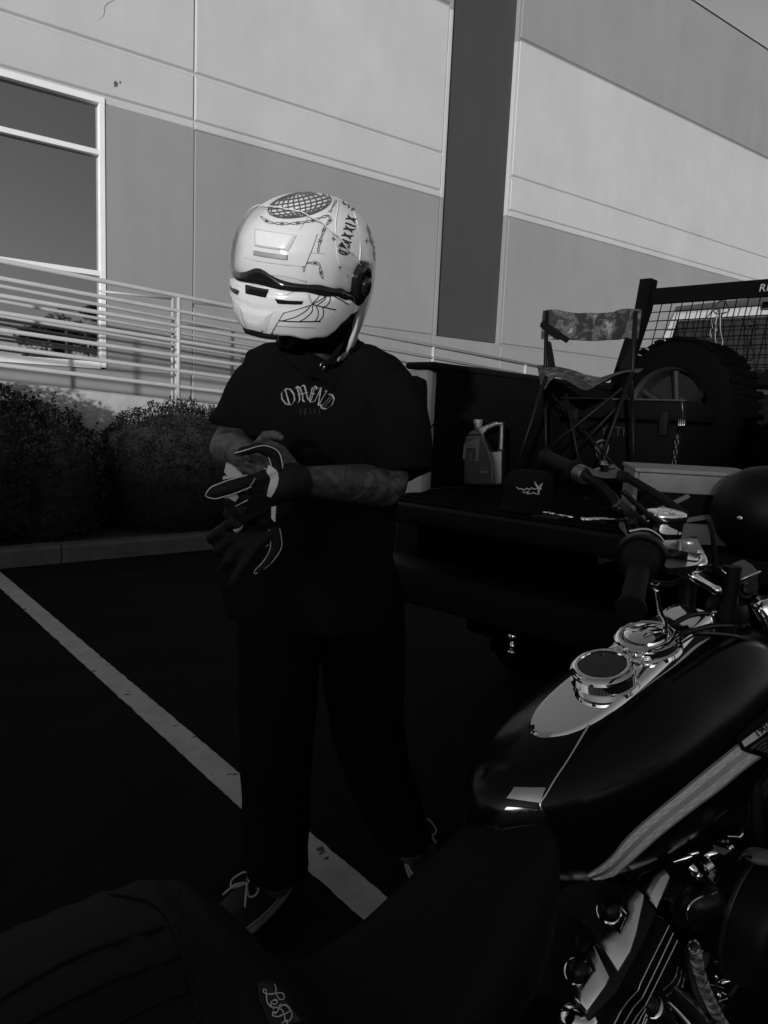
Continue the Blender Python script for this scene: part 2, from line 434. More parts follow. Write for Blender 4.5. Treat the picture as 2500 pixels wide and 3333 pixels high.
# ---------------------------------------------------------------- the other side of the lot (behind the camera): unseen warehouse added to shade the lot, trees reflected in the glass
SV = SUN_AZ_VEC; SP = Vector((-SV.y, SV.x, 0))
m_far = mat('far_warehouse_paint', .22, .9, noise_amt=.06, nscale=.4)
m_farw = mat('far_warehouse_window', .02, .1)
far = empty('warehouse', SV * 40, 'long low warehouse across the lot with a row of dark loading doors', 'building')
mb = MB(); mb.box(SV * 46 + UZ * 2.86, (70, 6, 2.86), (SP, SV, UZ)); mb.build('wall', m_far, far)
mb = MB(); mb.box(SV * 46 + UZ * 5.78, (70.2, 6.2, .06), (SP, SV, UZ)); mb.build('parapet_cap', m_farw, far)
for i in range(-8, 9):
    mb = MB(); mb.box(SV * 39.96 + SP * i * 7.5 + UZ * 1.9, (1.7, .06, 1.9), (SP, SV, UZ)); mb.build('loading_door', m_farw, far)
m_leaf = mat('leaf', .05, .6, noise_amt=.4, nscale=3)
m_bark = mat('bark', .06, .9, noise_amt=.3, nscale=10, bump=.6)
def leaf_cloud(cs, n, size, rnd, squash=.8):
    """cs: list of (centre, radius); leaf-sized double triangles scattered through the crown volume"""
    v = []; f = []
    for _ in range(n):
        c, r_ = rnd.choice(cs)
        d = Vector((rnd.gauss(0, 1), rnd.gauss(0, 1), rnd.gauss(0, 1))).normalized() * r_ * rnd.random() ** .4
        d.z *= squash; p = c + d
        a = Vector((rnd.gauss(0, 1), rnd.gauss(0, 1), rnd.gauss(0, 1))).normalized(); b = a.cross(Vector((rnd.gauss(0, 1), rnd.gauss(0, 1), rnd.gauss(0, 1)))).normalized()
        s_ = size * rnd.uniform(.6, 1.3); k = len(v)
        v += [p - a * s_, p + b * s_ * .42, p + a * s_, p - b * s_ * .42]; f.append((k, k + 1, k + 2, k + 3))
    mb = MB(); mb.add(v, f); return mb
tl = ['broad leafy tree across the lot, nearest the far warehouse middle', 'smaller round leafy tree across the lot to the right', 'tall dark tree across the lot farthest right', 'low spreading tree across the lot on the left']
for i, (off, dist, h, r_) in enumerate(((-19, 29, 6.6, 2.6), (-26, 25, 5.2, 2.0), (-36, 24, 7.5, 3.0), (17, 30, 5.8, 2.6))):
    rnd = random.Random(i + 5); b0 = SV * dist + SP * -off
    t = empty('lot_tree', b0, tl[i], 'tree', 'trees across the lot')
    mb = MB(); mb.tube([b0, b0 + UZ * h * .3, b0 + Vector((.2, .1, h * .62))], [.2, .15, .07], 8)
    for k in range(5):
        a = k * 1.26; mb.tube([b0 + UZ * h * (.3 + .05 * k), b0 + Vector((math.cos(a) * r_ * .5, math.sin(a) * r_ * .5, h * (.55 + .04 * k)))], [.08, .03], 6)
    mb.build('trunk', m_bark, t)
    cs = [(b0 + Vector((rnd.uniform(-.6, .6) * r_, rnd.uniform(-.6, .6) * r_, h * .66 + rnd.uniform(-.3, .3) * r_)), r_ * rnd.uniform(.4, .6)) for _ in range(9)]
    tag(leaf_cloud(cs, 5200, .13, rnd).build('crown', m_leaf, t), kind='stuff')

# unseen pale block added to brighten the window reflection, with street trees before it
ofn = Vector((-.95, -.31, 0)).normalized(); ofs = Vector((-ofn.y, ofn.x, 0)); oc = Vector((66, -50, 0))
off_ = empty('office_block', oc, 'tall pale sunlit office block beyond the end of the far warehouse', 'building')
mb = MB(); mb.box(oc - ofn * 6 + UZ * 5.4, (26, 6, 5.4), (ofs, ofn, UZ)); mb.build('wall', mat('office_white', .8, .8), off_)
for zz in (2.2, 5.3, 8.4):
    for i in range(-8, 9):
        mb = MB(); mb.box(oc + ofn * .02 + ofs * i * 3 + UZ * zz, (1.0, .03, .55), (ofs, ofn, UZ)); mb.build('window', m_farw, off_)
for i, (q, dd, h) in enumerate(((-5.0, 62, 9.5), (-.5, 70, 12.0), (4.5, 58, 8.0), (9.0, 66, 10.5))):
    rnd = random.Random(50 + i); b0 = w(-1.9, 0, 0) + Vector((.775, -.62, 0)) * dd + Vector((.62, .775, 0)) * q
    t = empty('street_tree', b0, ['narrow street tree before the pale office block, leftmost of four', 'tallest street tree before the pale office block', 'low broad street tree before the pale office block', 'rightmost street tree before the pale office block'][i], 'tree', 'street trees by the office block')
    mb = MB(); mb.tube([b0, b0 + UZ * h * .35, b0 + UZ * h * .7], [.2, .15, .08], 7); mb.build('trunk', m_bark, t)
    cs = [(b0 + Vector((rnd.uniform(-2.2, 2.2), rnd.uniform(-2.2, 2.2), h * .68 + rnd.uniform(-2.2, 2.2))), rnd.uniform(.8, 1.6)) for _ in range(12)]
    tag(leaf_cloud(cs, 5200, .2, rnd).build('crown', m_leaf, t), kind='stuff')
# ---------------------------------------------------------------- hedges in the bed between kerb and ramp
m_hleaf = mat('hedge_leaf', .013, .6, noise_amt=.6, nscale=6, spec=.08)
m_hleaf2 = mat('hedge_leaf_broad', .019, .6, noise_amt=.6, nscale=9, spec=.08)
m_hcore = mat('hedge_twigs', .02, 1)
def kp(s, o, z): return KO + KD * s - KN * o + UZ * z      # o = metres behind the kerb face
def leaf(mb, p, d, up, L, W):
    s_ = d.cross(up); s_ = s_.normalized() if s_.length > 1e-4 else Vector((1, 0, 0))
    k = [p, p + d * L * .4 + s_ * W, p + d * L * .95 + up * -.1 * L, p + d * L * .4 - s_ * W, p + d * L * .45 + up * .12 * L]
    mb.add(k, [(0, 1, 4), (1, 2, 4), (2, 3, 4), (3, 0, 4)])
def hedge(blobs, n, size, seed, label, topfuzz, m):
    rnd = random.Random(seed)
    c0 = sum((b[0] for b in blobs), Vector()) / len(blobs)
    t = empty('hedge', (c0.x, c0.y, 0), label, 'hedge', 'clipped hedges behind the kerb')
    core = MB()
    for c, r in blobs: core.sphere(c, .86, 20, 14, ax=(KD * r[0], KN * r[1], UZ * r[2]))
    core.build('twigs', m_hcore, t)
    mb = MB()
    tot = sum(r[0] * r[2] for c, r in blobs)
    for c, r in blobs:
        for _ in range(int(n * r[0] * r[2] / tot)):
            d = Vector((rnd.gauss(0, 1), rnd.gauss(0, 1), rnd.gauss(0, 1))).normalized()
            if d.y < -.55: continue
            lump = 1 + .15 * noise.noise(Vector((d.x * 4 + c.x, d.y * 4, d.z * 4 + c.y)) * 1.6) + .06 * noise.noise(d * 9 + c)
            q = c + KD * d.x * r[0] * lump + KN * d.y * r[1] * lump + UZ * d.z * r[2] * lump * (1 - rnd.random() ** 3 * .12)
            if q.z < .1: continue
            nrm = (KD * d.x / r[0] + KN * d.y / r[1] + UZ * d.z / r[2]).normalized()
            dr = (nrm + Vector((rnd.gauss(0, .7), rnd.gauss(0, .7), rnd.gauss(0, .7) + .2))).normalized()
            leaf(mb, q, dr, nrm, size * rnd.uniform(.6, 1.4), size * rnd.uniform(.2, .33))
    tag(mb.build('leaves', m, t), kind='stuff')
    # loose shoots standing out of the top
    sh = MB()
    for _ in range(topfuzz):
        c, r = rnd.choice(blobs); a = rnd.uniform(-.9, .9); b = rnd.uniform(-.8, .8)
        zz = math.sqrt(max(0, 1 - min(.98, a * a * .9 + b * b * .5)))
        q = c + KD * a * r[0] + KN * b * r[1] + UZ * zz * r[2] * .98
        dr = Vector((rnd.gauss(0, .5), rnd.gauss(0, .5), 1)).normalized(); L = rnd.uniform(.05, .16)
        e = q + dr * L; sh.tube([q, q.lerp(e, .5) + Vector((rnd.uniform(-.01, .01), 0, 0)), e], [.003, .0025, .0015], 4)
        for k in range(7):
            f_ = k / 6; pp = q.lerp(e, f_); dd = (dr * .4 + Vector((rnd.gauss(0, 1), rnd.gauss(0, 1), rnd.gauss(0, .6)))).normalized()
            leaf(sh, pp, dd, dr, size * rnd.uniform(.9, 1.5), size * .3)
    tag(sh.build('shoots', m, t), kind='stuff')
    return t
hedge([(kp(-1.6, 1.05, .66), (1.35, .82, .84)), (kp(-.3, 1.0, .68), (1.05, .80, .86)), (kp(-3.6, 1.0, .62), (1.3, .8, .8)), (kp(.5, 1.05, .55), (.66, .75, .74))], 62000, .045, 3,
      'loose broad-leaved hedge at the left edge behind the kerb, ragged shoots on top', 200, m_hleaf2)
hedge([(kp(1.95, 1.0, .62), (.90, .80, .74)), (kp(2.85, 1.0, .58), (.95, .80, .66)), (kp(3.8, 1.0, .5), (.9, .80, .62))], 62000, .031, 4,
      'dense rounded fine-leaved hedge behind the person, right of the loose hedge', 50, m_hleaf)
# ---------------------------------------------------------------- calligraphic strokes laid on a surface
def onto(bvh, px, py, off=.0006, maxd=6.0):
    o = Vector((0, 0, CAM_H)); d = ray(px, py).normalized()
    h = bvh.ray_cast(o, d, maxd)
    if h[0] is None: return None
    n = h[1]; n = n if n.dot(d) < 0 else -n
    return h[0] + n * off
def strokes(mb, paths, width, bvh=None, nib=None, step=2.0, off=.0006, mapf=None, thick=0.0):
    """paths in photo pixels -> ribbons that lie on the surface. nib: angle (deg) for a broad-pen stroke"""
    for path in paths:
        pts = [Vector((p[0], p[1])) for p in path]; wd = [(p[2] if len(p) > 2 else 1.0) for p in path]
        fine = []
        for i in range(len(pts) - 1):
            L = (pts[i + 1] - pts[i]).length; k = max(1, int(L / step))
            for j in range(k): fine.append((pts[i].lerp(pts[i + 1], j / k), wd[i] + (wd[i + 1] - wd[i]) * j / k, (pts[i + 1] - pts[i]).normalized() if L > 0 else Vector((1, 0))))
        fine.append((pts[-1], wd[-1], fine[-1][2] if fine else Vector((1, 0))))
        prev = None
        for i, (p, wk, d) in enumerate(fine):
            if nib is not None: n = Vector((math.cos(R(nib)), -math.sin(R(nib))))
            else:
                d2 = (fine[min(i + 1, len(fine) - 1)][0] - fine[max(0, i - 1)][0]); d2 = d2.normalized() if d2.length > 0 else d
                n = Vector((-d2.y, d2.x))
            a, b = p + n * width * wk / 2, p - n * width * wk / 2
            if mapf: A, B_ = mapf(a), mapf(b)
            else: A, B_ = onto(bvh, a.x, a.y, off), onto(bvh, b.x, b.y, off)
            if A is None or B_ is None or (prev and ((A - prev[0]).length > .05)): prev = None; continue
            if prev: mb.add([prev[0], prev[1], B_, A], [(0, 1, 2, 3)])
            prev = (A, B_)
def smooth_path(pts, n=8):
    """Catmull-Rom through 2D/3D tuples"""
    P_ = [Vector(p) for p in pts]; out = []
    for i in range(len(P_) - 1):
        p0 = P_[max(0, i - 1)]; p1 = P_[i]; p2 = P_[i + 1]; p3 = P_[min(len(P_) - 1, i + 2)]
        for j in range(n):
            t = j / n
            out.append(.5 * ((2 * p1) + (p2 - p0) * t + (2 * p0 - 5 * p1 + 4 * p2 - p3) * t * t + (3 * p1 - p0 - 3 * p2 + p3) * t ** 3))
    out.append(P_[-1]); return out
# blackletter letters as broad-pen paths in a unit box (x right, y down)
BL = {
 'O': [[(.62, .0), (.2, .18), (.1, .5), (.22, .85), (.5, 1.0), (.8, .85), (.9, .5), (.8, .15), (.5, .03)], [(.5, .08), (.42, .9)]],
 'M': [[(.0, .12), (.16, .0), (.22, .5), (.16, .86), (.02, .98)], [(.16, .0), (.36, .12), (.42, .6), (.36, .9), (.46, 1.0)], [(.42, .1), (.56, 0), (.68, .1), (.7, .85), (.82, 1.0), (.95, .9)], [(.12, .5), (.8, .5)]],
 'E': [[(.85, .08), (.5, .0), (.25, .12), (.28, .88), (.5, 1.0), (.9, .88)], [(.28, .46), (.75, .46)], [(.5, .1), (.5, .9)], [(.85, .08), (.8, .2)]],
 'N': [[(.02, .12), (.2, .0), (.26, .85), (.12, 1.0)], [(.2, .0), (.75, .95), (.9, .88)], [(.7, .05), (.86, .0), (.8, .5), (.8, .95)]],
 'D': [[(.05, .1), (.3, .0), (.7, .1), (.92, .5), (.75, .88), (.4, 1.0), (.1, .9)], [(.3, .08), (.3, .92)], [(.52, .1), (.5, .9)]],
 'C': [[(.85, .1), (.5, .0), (.2, .2), (.12, .55), (.28, .9), (.6, 1.0), (.88, .85)], [(.5, .1), (.46, .85)]],
 'I': [[(.3, .04), (.55, .02), (.6, .2), (.55, .85), (.7, .98)], [(.3, .5), (.8, .5)]],
 'X': [[(.1, .06), (.3, .04), (.7, .92), (.92, .96)], [(.88, .04), (.7, .1), (.3, .9), (.1, .96)], [(.25, .5), (.78, .5)]],
 'L': [[(.35, .0), (.4, .8), (.3, .96)], [(.2, .94), (.5, .9), (.9, 1.0), (.95, .8)]],
}

# ---------------------------------------------------------------- helmet
m_white = mat('helmet_white_gloss', .74, .16, coat=.6, noise_amt=.02, nscale=4)
m_white2 = mat('helmet_white_matt_edge', .62, .35)
m_blk = mat('helmet_black_rubber', .012, .35)
m_blkg = mat('helmet_black_gloss', .012, .08)
m_ink = mat('helmet_black_print', .018, .3)
m_ink2 = mat('helmet_grey_print', .09, .35)
HC = P(662, 575, 1.66)
YAW, PIT, ROL = R(-29), R(19), R(-12)
_f = Vector((math.sin(YAW) * math.cos(PIT), -math.cos(YAW) * math.cos(PIT), -math.sin(PIT))).normalized()
_l = Vector((math.cos(YAW), math.sin(YAW), 0)).normalized()          # wearer's left = image right
_u = _f.cross(_l).normalized()
if _u.z < 0: _u = -_u
HQ = Matrix.Rotation(ROL, 3, _f)
_l = HQ @ _l; _u = HQ @ _u
def hp(x, y, z): return HC + _f * x + _l * y + _u * z          # local: x forward, y wearer's left, z up
def hsurf(az, el, off=0.0):
    """outer skin of the helmet; az 0 = front, + to wearer's left; el 0 = brow level, 90 = crown"""
    ce, se = math.cos(el), math.sin(el)
    ca, sa = math.cos(az), math.sin(az)
    e1 = .9
    ax = .172 if ca > 0 else .182
    front = max(0, ca)
    az_ = .15 if se > 0 else .2 + .06 * min(1, max(0, .25 - ca * 3))
    # super-ellipsoid-ish direction
    d = Vector((ca * ce, sa * ce, se))
    rx, ry, rz = ax, .136, az_
    p = 2.25
    k = (abs(d.x / rx) ** p + abs(d.y / ry) ** p + abs(d.z / rz) ** p) ** (-1 / p)
    # chin bar pushes forward below the brow
    if se < 0: k *= 1 + .13 * front ** 3 * min(1, -se * 2.4)
    # slight neck tuck at the lower back
    if ca < 0 and se < -.3: k *= 1 - .12 * (-se - .3) * (-ca)
    v = d * (k + off)
    return v
def hs(azd, eld, off=0.0):
    v = hsurf(R(azd), R(eld), off); return hp(v.x, v.y, v.z)
def patch(azs, els_fn, na, ne, off, thick=.005):
    """closed shell patch: azs=(a0,a1) degrees; els_fn(az)->(e0,e1)"""
    outer = []; inner = []
    for i in range(na + 1):
        a = azs[0] + (azs[1] - azs[0]) * i / na; e0, e1 = els_fn(a)
        for j in range(ne + 1):
            e = e0 + (e1 - e0) * j / ne
            edge = min(j, ne - j, i if azs[1] - azs[0] < 359 else 99, (na - i) if azs[1] - azs[0] < 359 else 99)
            o = off - (thick * .35 if edge == 0 else (thick * .08 if edge == 1 else 0))
            outer.append(hs(a, e, o)); inner.append(hs(a, e, off - thick))
    n = ne + 1; N = len(outer); f = []
    wrap = azs[1] - azs[0] >= 359
    for i in range(na):
        for j in range(ne):
            a, b, c, d = i * n + j, (i + 1) * n + j, (i + 1) * n + j + 1, i * n + j + 1
            f.append((a, b, c, d)); f.append((N + a, N + d, N + c, N + b))
        f.append((i * n, N + i * n, N + (i + 1) * n, (i + 1) * n))
        f.append((i * n + ne, (i + 1) * n + ne, N + (i + 1) * n + ne, N + i * n + ne))
    if not wrap:
        for j in range(ne):
            f.append((j, j + 1, N + j + 1, N + j)); b0 = na * n
            f.append((b0 + j, N + b0 + j, N + b0 + j + 1, b0 + j + 1))
    mb = MB(); mb.add(outer + inner, f); return mb
def interp(tab, x):
    if x <= tab[0][0]: return tab[0][1]
    for (a, b), (c, d) in zip(tab, tab[1:]):
        if x <= c:
            t = (x - a) / (c - a); t = t * t * (3 - 2 * t); return b + (d - b) * t
    return tab[-1][1]
helm = empty('helmet', hp(0, 0, 0), 'glossy white modular motorcycle helmet with black line drawings, worn by the person', 'helmet')
SHELL_LOW = [(0, .5), (40, -2.5), (62, -7.5), (78, -13.5), (92, -20), (99, -38), (105, -60), (112, -70), (140, -74), (180, -74)]
shell_mb = patch((-180, 180), lambda a: (interp(SHELL_LOW, abs(a)), 89.6), 120, 44, 0.0, .011)
shell = shell_mb.build('shell', m_white, helm, auto=50)
# chin bar
CH_TOP = [(0, -3.5), (30, -5.5), (55, -11), (75, -18), (90, -24), (97, -27)]
CH_BOT = [(0, -31), (20, -33), (38, -39), (54, -43), (60, -42), (72, -36), (84, -31.5), (97, -28.5)]
chin_mb = patch((-97, 97), lambda a: (interp(CH_BOT, abs(a)), interp(CH_TOP, abs(a))), 90, 22, .0035, .014)
chin = chin_mb.build('chin_bar', m_white, helm, auto=50)
lip = MB()
lip.tube([hs(a, interp(CH_BOT, abs(a)) + 1.5, -.004) for a in range(-94, 95, 4)], .0045, 8); lip.build('chin_edge_trim', m_blk, helm, smooth=True)
# black rubber seal between shell and chin bar
seal = patch((-92, 92), lambda a: (interp(CH_TOP, abs(a)) - .5, interp(SHELL_LOW, abs(a)) + 1.5 + 5.5 * math.exp(-(a / 11.0) ** 2)), 80, 5, .0032, .012)
seal.build('brow_seal', m_blkg, helm, auto=60)
# dark comfort liner inside
ln = patch((-180, 180), lambda a: (-58 if abs(a) > 75 else -30, 88), 60, 20, -.014, .006)
ln.build('liner', m_blk, helm, smooth=True)
# clear visor lifted over the brow
gv = bpy.data.materials.new('clear_visor'); gv.use_nodes = True
_t = gv.node_tree; _t.nodes.clear()
_gl = _t.nodes.new('ShaderNodeBsdfGlossy'); _gl.inputs['Roughness'].default_value = .03
_tr = _t.nodes.new('ShaderNodeBsdfTransparent'); _tr.inputs['Color'].default_value = (.97, .97, .97, 1)
_fr = _t.nodes.new('ShaderNodeLayerWeight'); _fr.inputs['Blend'].default_value = .12
_mx = _t.nodes.new('ShaderNodeMixShader'); _o = _t.nodes.new('ShaderNodeOutputMaterial')
_mn = _t.nodes.new('ShaderNodeMath'); _mn.operation = 'MINIMUM'; _mn.inputs[1].default_value = .28; _t.links.new(_fr.outputs[0], _mn.inputs[0]); _t.links.new(_mn.outputs[0], _mx.inputs[0]); _t.links.new(_tr.outputs[0], _mx.inputs[1]); _t.links.new(_gl.outputs[0], _mx.inputs[2]); _t.links.new(_mx.outputs[0], _o.inputs['Surface'])
VT = [(0, 50), (25, 49), (45, 43), (60, 34), (75, 21), (88, 10), (96, 4)]
VB = [(0, -1), (40, -3.5), (62, -9), (78, -15), (90, -20), (96, -14)]
vis = patch((-95, 95), lambda a: (interp(VB, abs(a)), interp(VT, abs(a))), 80, 20, .0085, .0022)
vis.build('visor', gv, helm, smooth=True)
vr = MB(); vr.tube([hs(a, interp(VT, abs(a)), .0078) for a in range(-94, 95, 3)], .0011, 6); vr.build('visor_edge', m_white2, helm, smooth=True)
# pivot housings on both sides
for sgn in (1, -1):
    pv = MB(); c = hs(94 * sgn, -7, .002); nn = (hs(94 * sgn, -7, .01) - hs(94 * sgn, -7, 0)).normalized()
    uu = (_u + _f * .1).normalized()
    pv.lathe(c, nn, [(-.008, .040), (.003, .040), (.007, .036), (.009, .028), (.009, .021), (.007, .019)], 36, u=uu, ex=1.2)
    po = pv.build('pivot_cover', m_blkg, helm, auto=35)
    pk = MB(); pk.lathe(c + nn * .009 - _u * .004, nn, [(-.002, .019), (.006, .018), (.009, .014), (.0095, .006), (.0085, 0.0005)], 28, u=uu, ex=1.15); pk.build('pivot_knob', m_blkg, po, auto=35)
# forehead intake: raised trapezoid scoop
def raised(poly, off0, h, name, m, parent=helm, inset=.86, bvh=None, subdiv=4):
    """poly of (az, el) degrees -> raised bevelled pad"""
    cx = sum(p[0] for p in poly) / len(poly); cy = sum(p[1] for p in poly) / len(poly)
    def ring(k, o):
        out = []
        for i, p in enumerate(poly):
            q = poly[(i + 1) % len(poly)]
            for j in range(subdiv):
                t = j / subdiv; a = p[0] + (q[0] - p[0]) * t; e = p[1] + (q[1] - p[1]) * t
                out.append(hs(cx + (a - cx) * k, cy + (e - cy) * k, o))
        return out
    mb = MB(); rg = [ring(1, off0 - .004), ring(1, off0 + h * .25), ring(inset + .05, off0 + h * .9), ring(inset, off0 + h), ring(inset * .66, off0 + h), ring(inset * .33, off0 + h)]; mb.loft(rg, False)
    n_ = len(rg[0]); mb.add(rg[-1] + [hs(cx, cy, off0 + h)], [(i, (i + 1) % n_, n_) for i in range(n_)])
    return mb.build(name, m, parent, auto=25)
raised([(-15, 11), (33, 11), (43, 34), (25, 36), (-7, 37), (-25, 36)], 0, .0038, 'forehead_vent_base', m_white, inset=.93)
raised([(-5, 20), (21, 20), (26, 31), (-10, 31)], .004, .005, 'forehead_vent_scoop', m_white, inset=.8)
raised([(-5, 14.5), (21, 14.5), (21, 17.5), (-5, 17.5)], .004, .003, 'forehead_vent_mouth', mat('helmet_vent_shade', .3, .5), inset=.9)
# chin intake: recessed-looking frame with central scoop and two side slots
raised([(-36, -7), (36, -7), (38, -13), (20, -17), (11, -30), (-11, -30), (-20, -17), (-38, -13)], .003, .005, 'chin_vent_surround', m_white, inset=.93)
raised([(-13, -17), (13, -17), (8, -28.5), (-8, -28.5)], .007, .006, 'chin_vent_scoop', m_white, inset=.68)
raised([(-6, -22.5), (6, -22.5), (5.5, -28), (-5.5, -28)], .012, .003, 'chin_vent_grille', m_white2, inset=.75)
raised([(-9, -5), (9, -5), (8, -9.5), (-8, -9.5)], .007, .0015, 'centre_latch', m_blkg, inset=.9)
raised([(14, -9.5), (32, -10.5), (31, -12.3), (16, -12)], .0072, .0012, 'vent_slot', m_blkg, inset=.95)
raised([(-14, -9.5), (-32, -10.5), (-31, -12.3), (-16, -12)], .0072, .0012, 'vent_slot', m_blkg, inset=.95)
raised([(-14, -31), (14, -31), (13, -33.5), (-13, -33.5)], .005, .003, 'release_button', m_blk, inset=.9)
# side ridge moulding on the shell (long leaf shape that carries the lettering)
def ridge(pts, r, name='moulding'):
    q = [hs(a, e, .0004) for a, e in pts]; mb = MB(); mb.tube(smooth_path(q, 5), r, 6); return mb.build(name, m_white, helm, smooth=True)
for sgn in (1, -1):
    ridge([(150 * sgn, 64), (100 * sgn, 62), (66 * sgn, 44), (60 * sgn, 20), (72 * sgn, 2)], .0012)
    ridge([(150 * sgn, 55), (112 * sgn, 46), (94 * sgn, 22), (86 * sgn, 2)], .0012)
    
# rear lower skirt spoiler
sk = patch((112, 248), lambda a: (-67, -50), 40, 5, .004, .01); sk.build('rear_skirt', m_white, helm, auto=40)
# chin strap hanging
cs_ = MB(); a0 = hs(100, -30, -.02); cs_.tube(smooth_path([a0, hp(.0, .10, -.15), hp(.02, .085, -.19), hp(.035, .07, -.20)], 6), .006, 6, ell=.3); cs_.build('chin_strap', mat('strap_webbing', .006, .9, spec=.04), helm, smooth=True)
dr = MB(); dr.tube([hp(.035 + .009 * math.cos(t), .07, -.205 + .009 * math.sin(t)) for t in [i * math.pi / 6 for i in range(12)]], .0015, 6, closed=True); dr.build('strap_ring', mat('ring_steel', .6, .2, 1.0), helm, smooth=True)
# line drawings on the helmet, laid on the shell / chin bar skin
_allh = MB(); _allh.add(shell_mb.v, shell_mb.f); _allh.add(chin_mb.v, chin_mb.f)
hb = BVHTree.FromPolygons([Vector(v) for v in _allh.v], _allh.f)
def zp(x, y): return (700 + x / 2.765) / S, (580 + y / 2.765) / S     # position read off the 600 px helmet close-up
def zpath(l): return [zp(*q) for q in l]
def draw(name, paths, wpx, m, nib=None, off=.0009, sm=True):
    mb = MB()
    pp = []
    if not sm or len(paths) > 3: pass
    for l in paths:
        q = zpath(l); pp.append([tuple(v) for v in smooth_path([Vector((a, b, 0)) for a, b in q], 5)] if sm and len(q) > 2 else q)
    pp = [[(p[0], p[1]) for p in l] for l in pp]
    strokes(mb, pp, wpx, hb, nib=nib, off=off, step=1.5)
    if mb.f: mb.build(name, m, helm)
# wire globe: an ellipse with meridians and parallels
gc, ga, gb, gt = (760, 242), 285, 108, R(-11)
def gl(u, v):       # unit disc to picture
    x, y = u * ga, v * gb; return (gc[0] + x * math.cos(gt) - y * math.sin(gt), gc[1] + x * math.sin(gt) + y * math.cos(gt))
paths = [[gl(math.cos(t), math.sin(t)) for t in [i * math.pi / 24 for i in range(49)]]]
pole = (-.05, .98)
for k in range(-5, 6):
    a = k / 5.5
    paths.append([gl(-.0 + a * math.sin(math.acos(max(-1, min(1, v)))) * 1.0, v) for v in [-.96 + 1.92 * i / 14 for i in range(15)]])
for v0 in (-.72, -.42, -.12, .18, .46, .7):
    h = math.sqrt(1 - v0 * v0)
    paths.append([gl(u * h, v0 + .17 * (1 - u * u) * (1 if v0 > -.9 else 0) * (.9 if v0 < .6 else .5)) for u in [-1 + 2 * i / 14 for i in range(15)]])
draw('printed_globe', paths, 2.7, m_ink2)
# barbed wire chains
def barb(path, n, amp=9, name='printed_barbed_wire'):
    q = smooth_path([Vector((a, b, 0)) for a, b in path], 12); L = [0]
    for a, b in zip(q, q[1:]): L.append(L[-1] + (b - a).length)
    def at(s):
        for i in range(len(L) - 1):
            if s <= L[i + 1]:
                t = (s - L[i]) / max(1e-6, L[i + 1] - L[i]); p = q[i].lerp(q[i + 1], t); d = (q[i + 1] - q[i]).normalized(); return p, Vector((-d.y, d.x, 0)), d
        return q[-1], Vector((0, 1, 0)), Vector((1, 0, 0))
    T = L[-1]; A = []; B_ = []; out = []
    for i in range(n * 8 + 1):
        s = T * i / (n * 8); p, nn, d = at(s); ph = math.pi * i / 8
        A.append(tuple((p + nn * amp * math.sin(ph))[:2])); B_.append(tuple((p - nn * amp * math.sin(ph))[:2]))
    out += [A, B_]
    for k in range(1, n, 2):
        p, nn, d = at(T * k / n)
        for sgn in (1, -1): out.append([tuple((p + nn * 20 + d * 12 * sgn)[:2]), tuple((p - nn * 20 - d * 12 * sgn)[:2])])
    draw(name, out, 1.5, m_ink2, sm=False)
barb([(410, 345), (480, 395), (600, 412), (720, 408), (850, 390), (950, 358), (1015, 335)], 9)
barb([(1015, 335), (1035, 375), (990, 440), (960, 520), (935, 600), (925, 668)], 7)
barb([(797, 845), (808, 770), (870, 762), (935, 775), (950, 840), (968, 905)], 6)
barb([(1375, 400), (1385, 470), (1400, 550), (1430, 620), (1440, 740)], 6)
barb([(1460, 800), (1462, 870), (1455, 980)], 3)
# lettering CDIXXIX running up the side band
lt = MB(); txt = 'CDIXXIX'
bx = [(1135, 690), (1140, 625), (1165, 565), (1180, 518), (1193, 470), (1207, 420), (1222, 378), (1235, 330), (1242, 300)]
spans = [(1140, 690, 1172, 632), (1145, 640, 1185, 575), (1160, 585, 1190, 552), (1168, 545, 1206, 492), (1182, 488, 1222, 432), (1200, 436, 1228, 408), (1208, 398, 1240, 338)]
for ch, (xa, ya, xb, yb) in zip(txt, spans):
    base = Vector((xa, ya)); adv = Vector((xb - xa, yb - ya)); dn = Vector((88, 34)) * 1.05    # letter tops point up-left
    paths = []
    for pth in BL[ch]:
        paths.append([zp(*(base + adv * u + dn * (v - .5))) for u, v in pth])
    strokes(lt, paths, 3.7, hb, nib=62, step=1.2, off=.0009)
lt.build('printed_lettering', m_ink, helm)
# flourish script near the crown
draw('printed_script', [[(1085, 105), (1110, 135), (1095, 170), (1130, 180), (1150, 140), (1125, 120)], [(1140, 175), (1170, 150), (1185, 175), (1160, 200), (1150, 225), (1180, 240)],
                        [(1170, 215), (1210, 195), (1225, 225), (1190, 245)], [(1195, 270), (1225, 240), (1250, 262), (1225, 285), (1262, 275)], [(1200, 190), (1190, 165), (1160, 150)], [(1110, 150), (1140, 160), (1165, 185)],
                        [(1230, 240), (1250, 230), (1240, 210)]], 3.0, m_ink2)
# little bone
draw('printed_bone', [[(1018, 298), (1030, 308), (1050, 300), (1048, 275), (1085, 225), (1092, 205), (1075, 210), (1070, 225), (1038, 290), (1018, 298)]], 1.1, m_ink2)
# stars
draw('printed_star', [[(1045, 545), (1085, 550)], [(1070, 525), (1064, 570)], [(1052, 530), (1080, 562)]], 1.2, m_ink, sm=False)
draw('printed_star', [[(1345, 560), (1382, 566)], [(1366, 538), (1358, 590)]], 1.2, m_ink, sm=False)
draw('printed_star', [[(1105, 800), (1140, 802)], [(1124, 785), (1120, 822)]], 1.2, m_ink, sm=False)
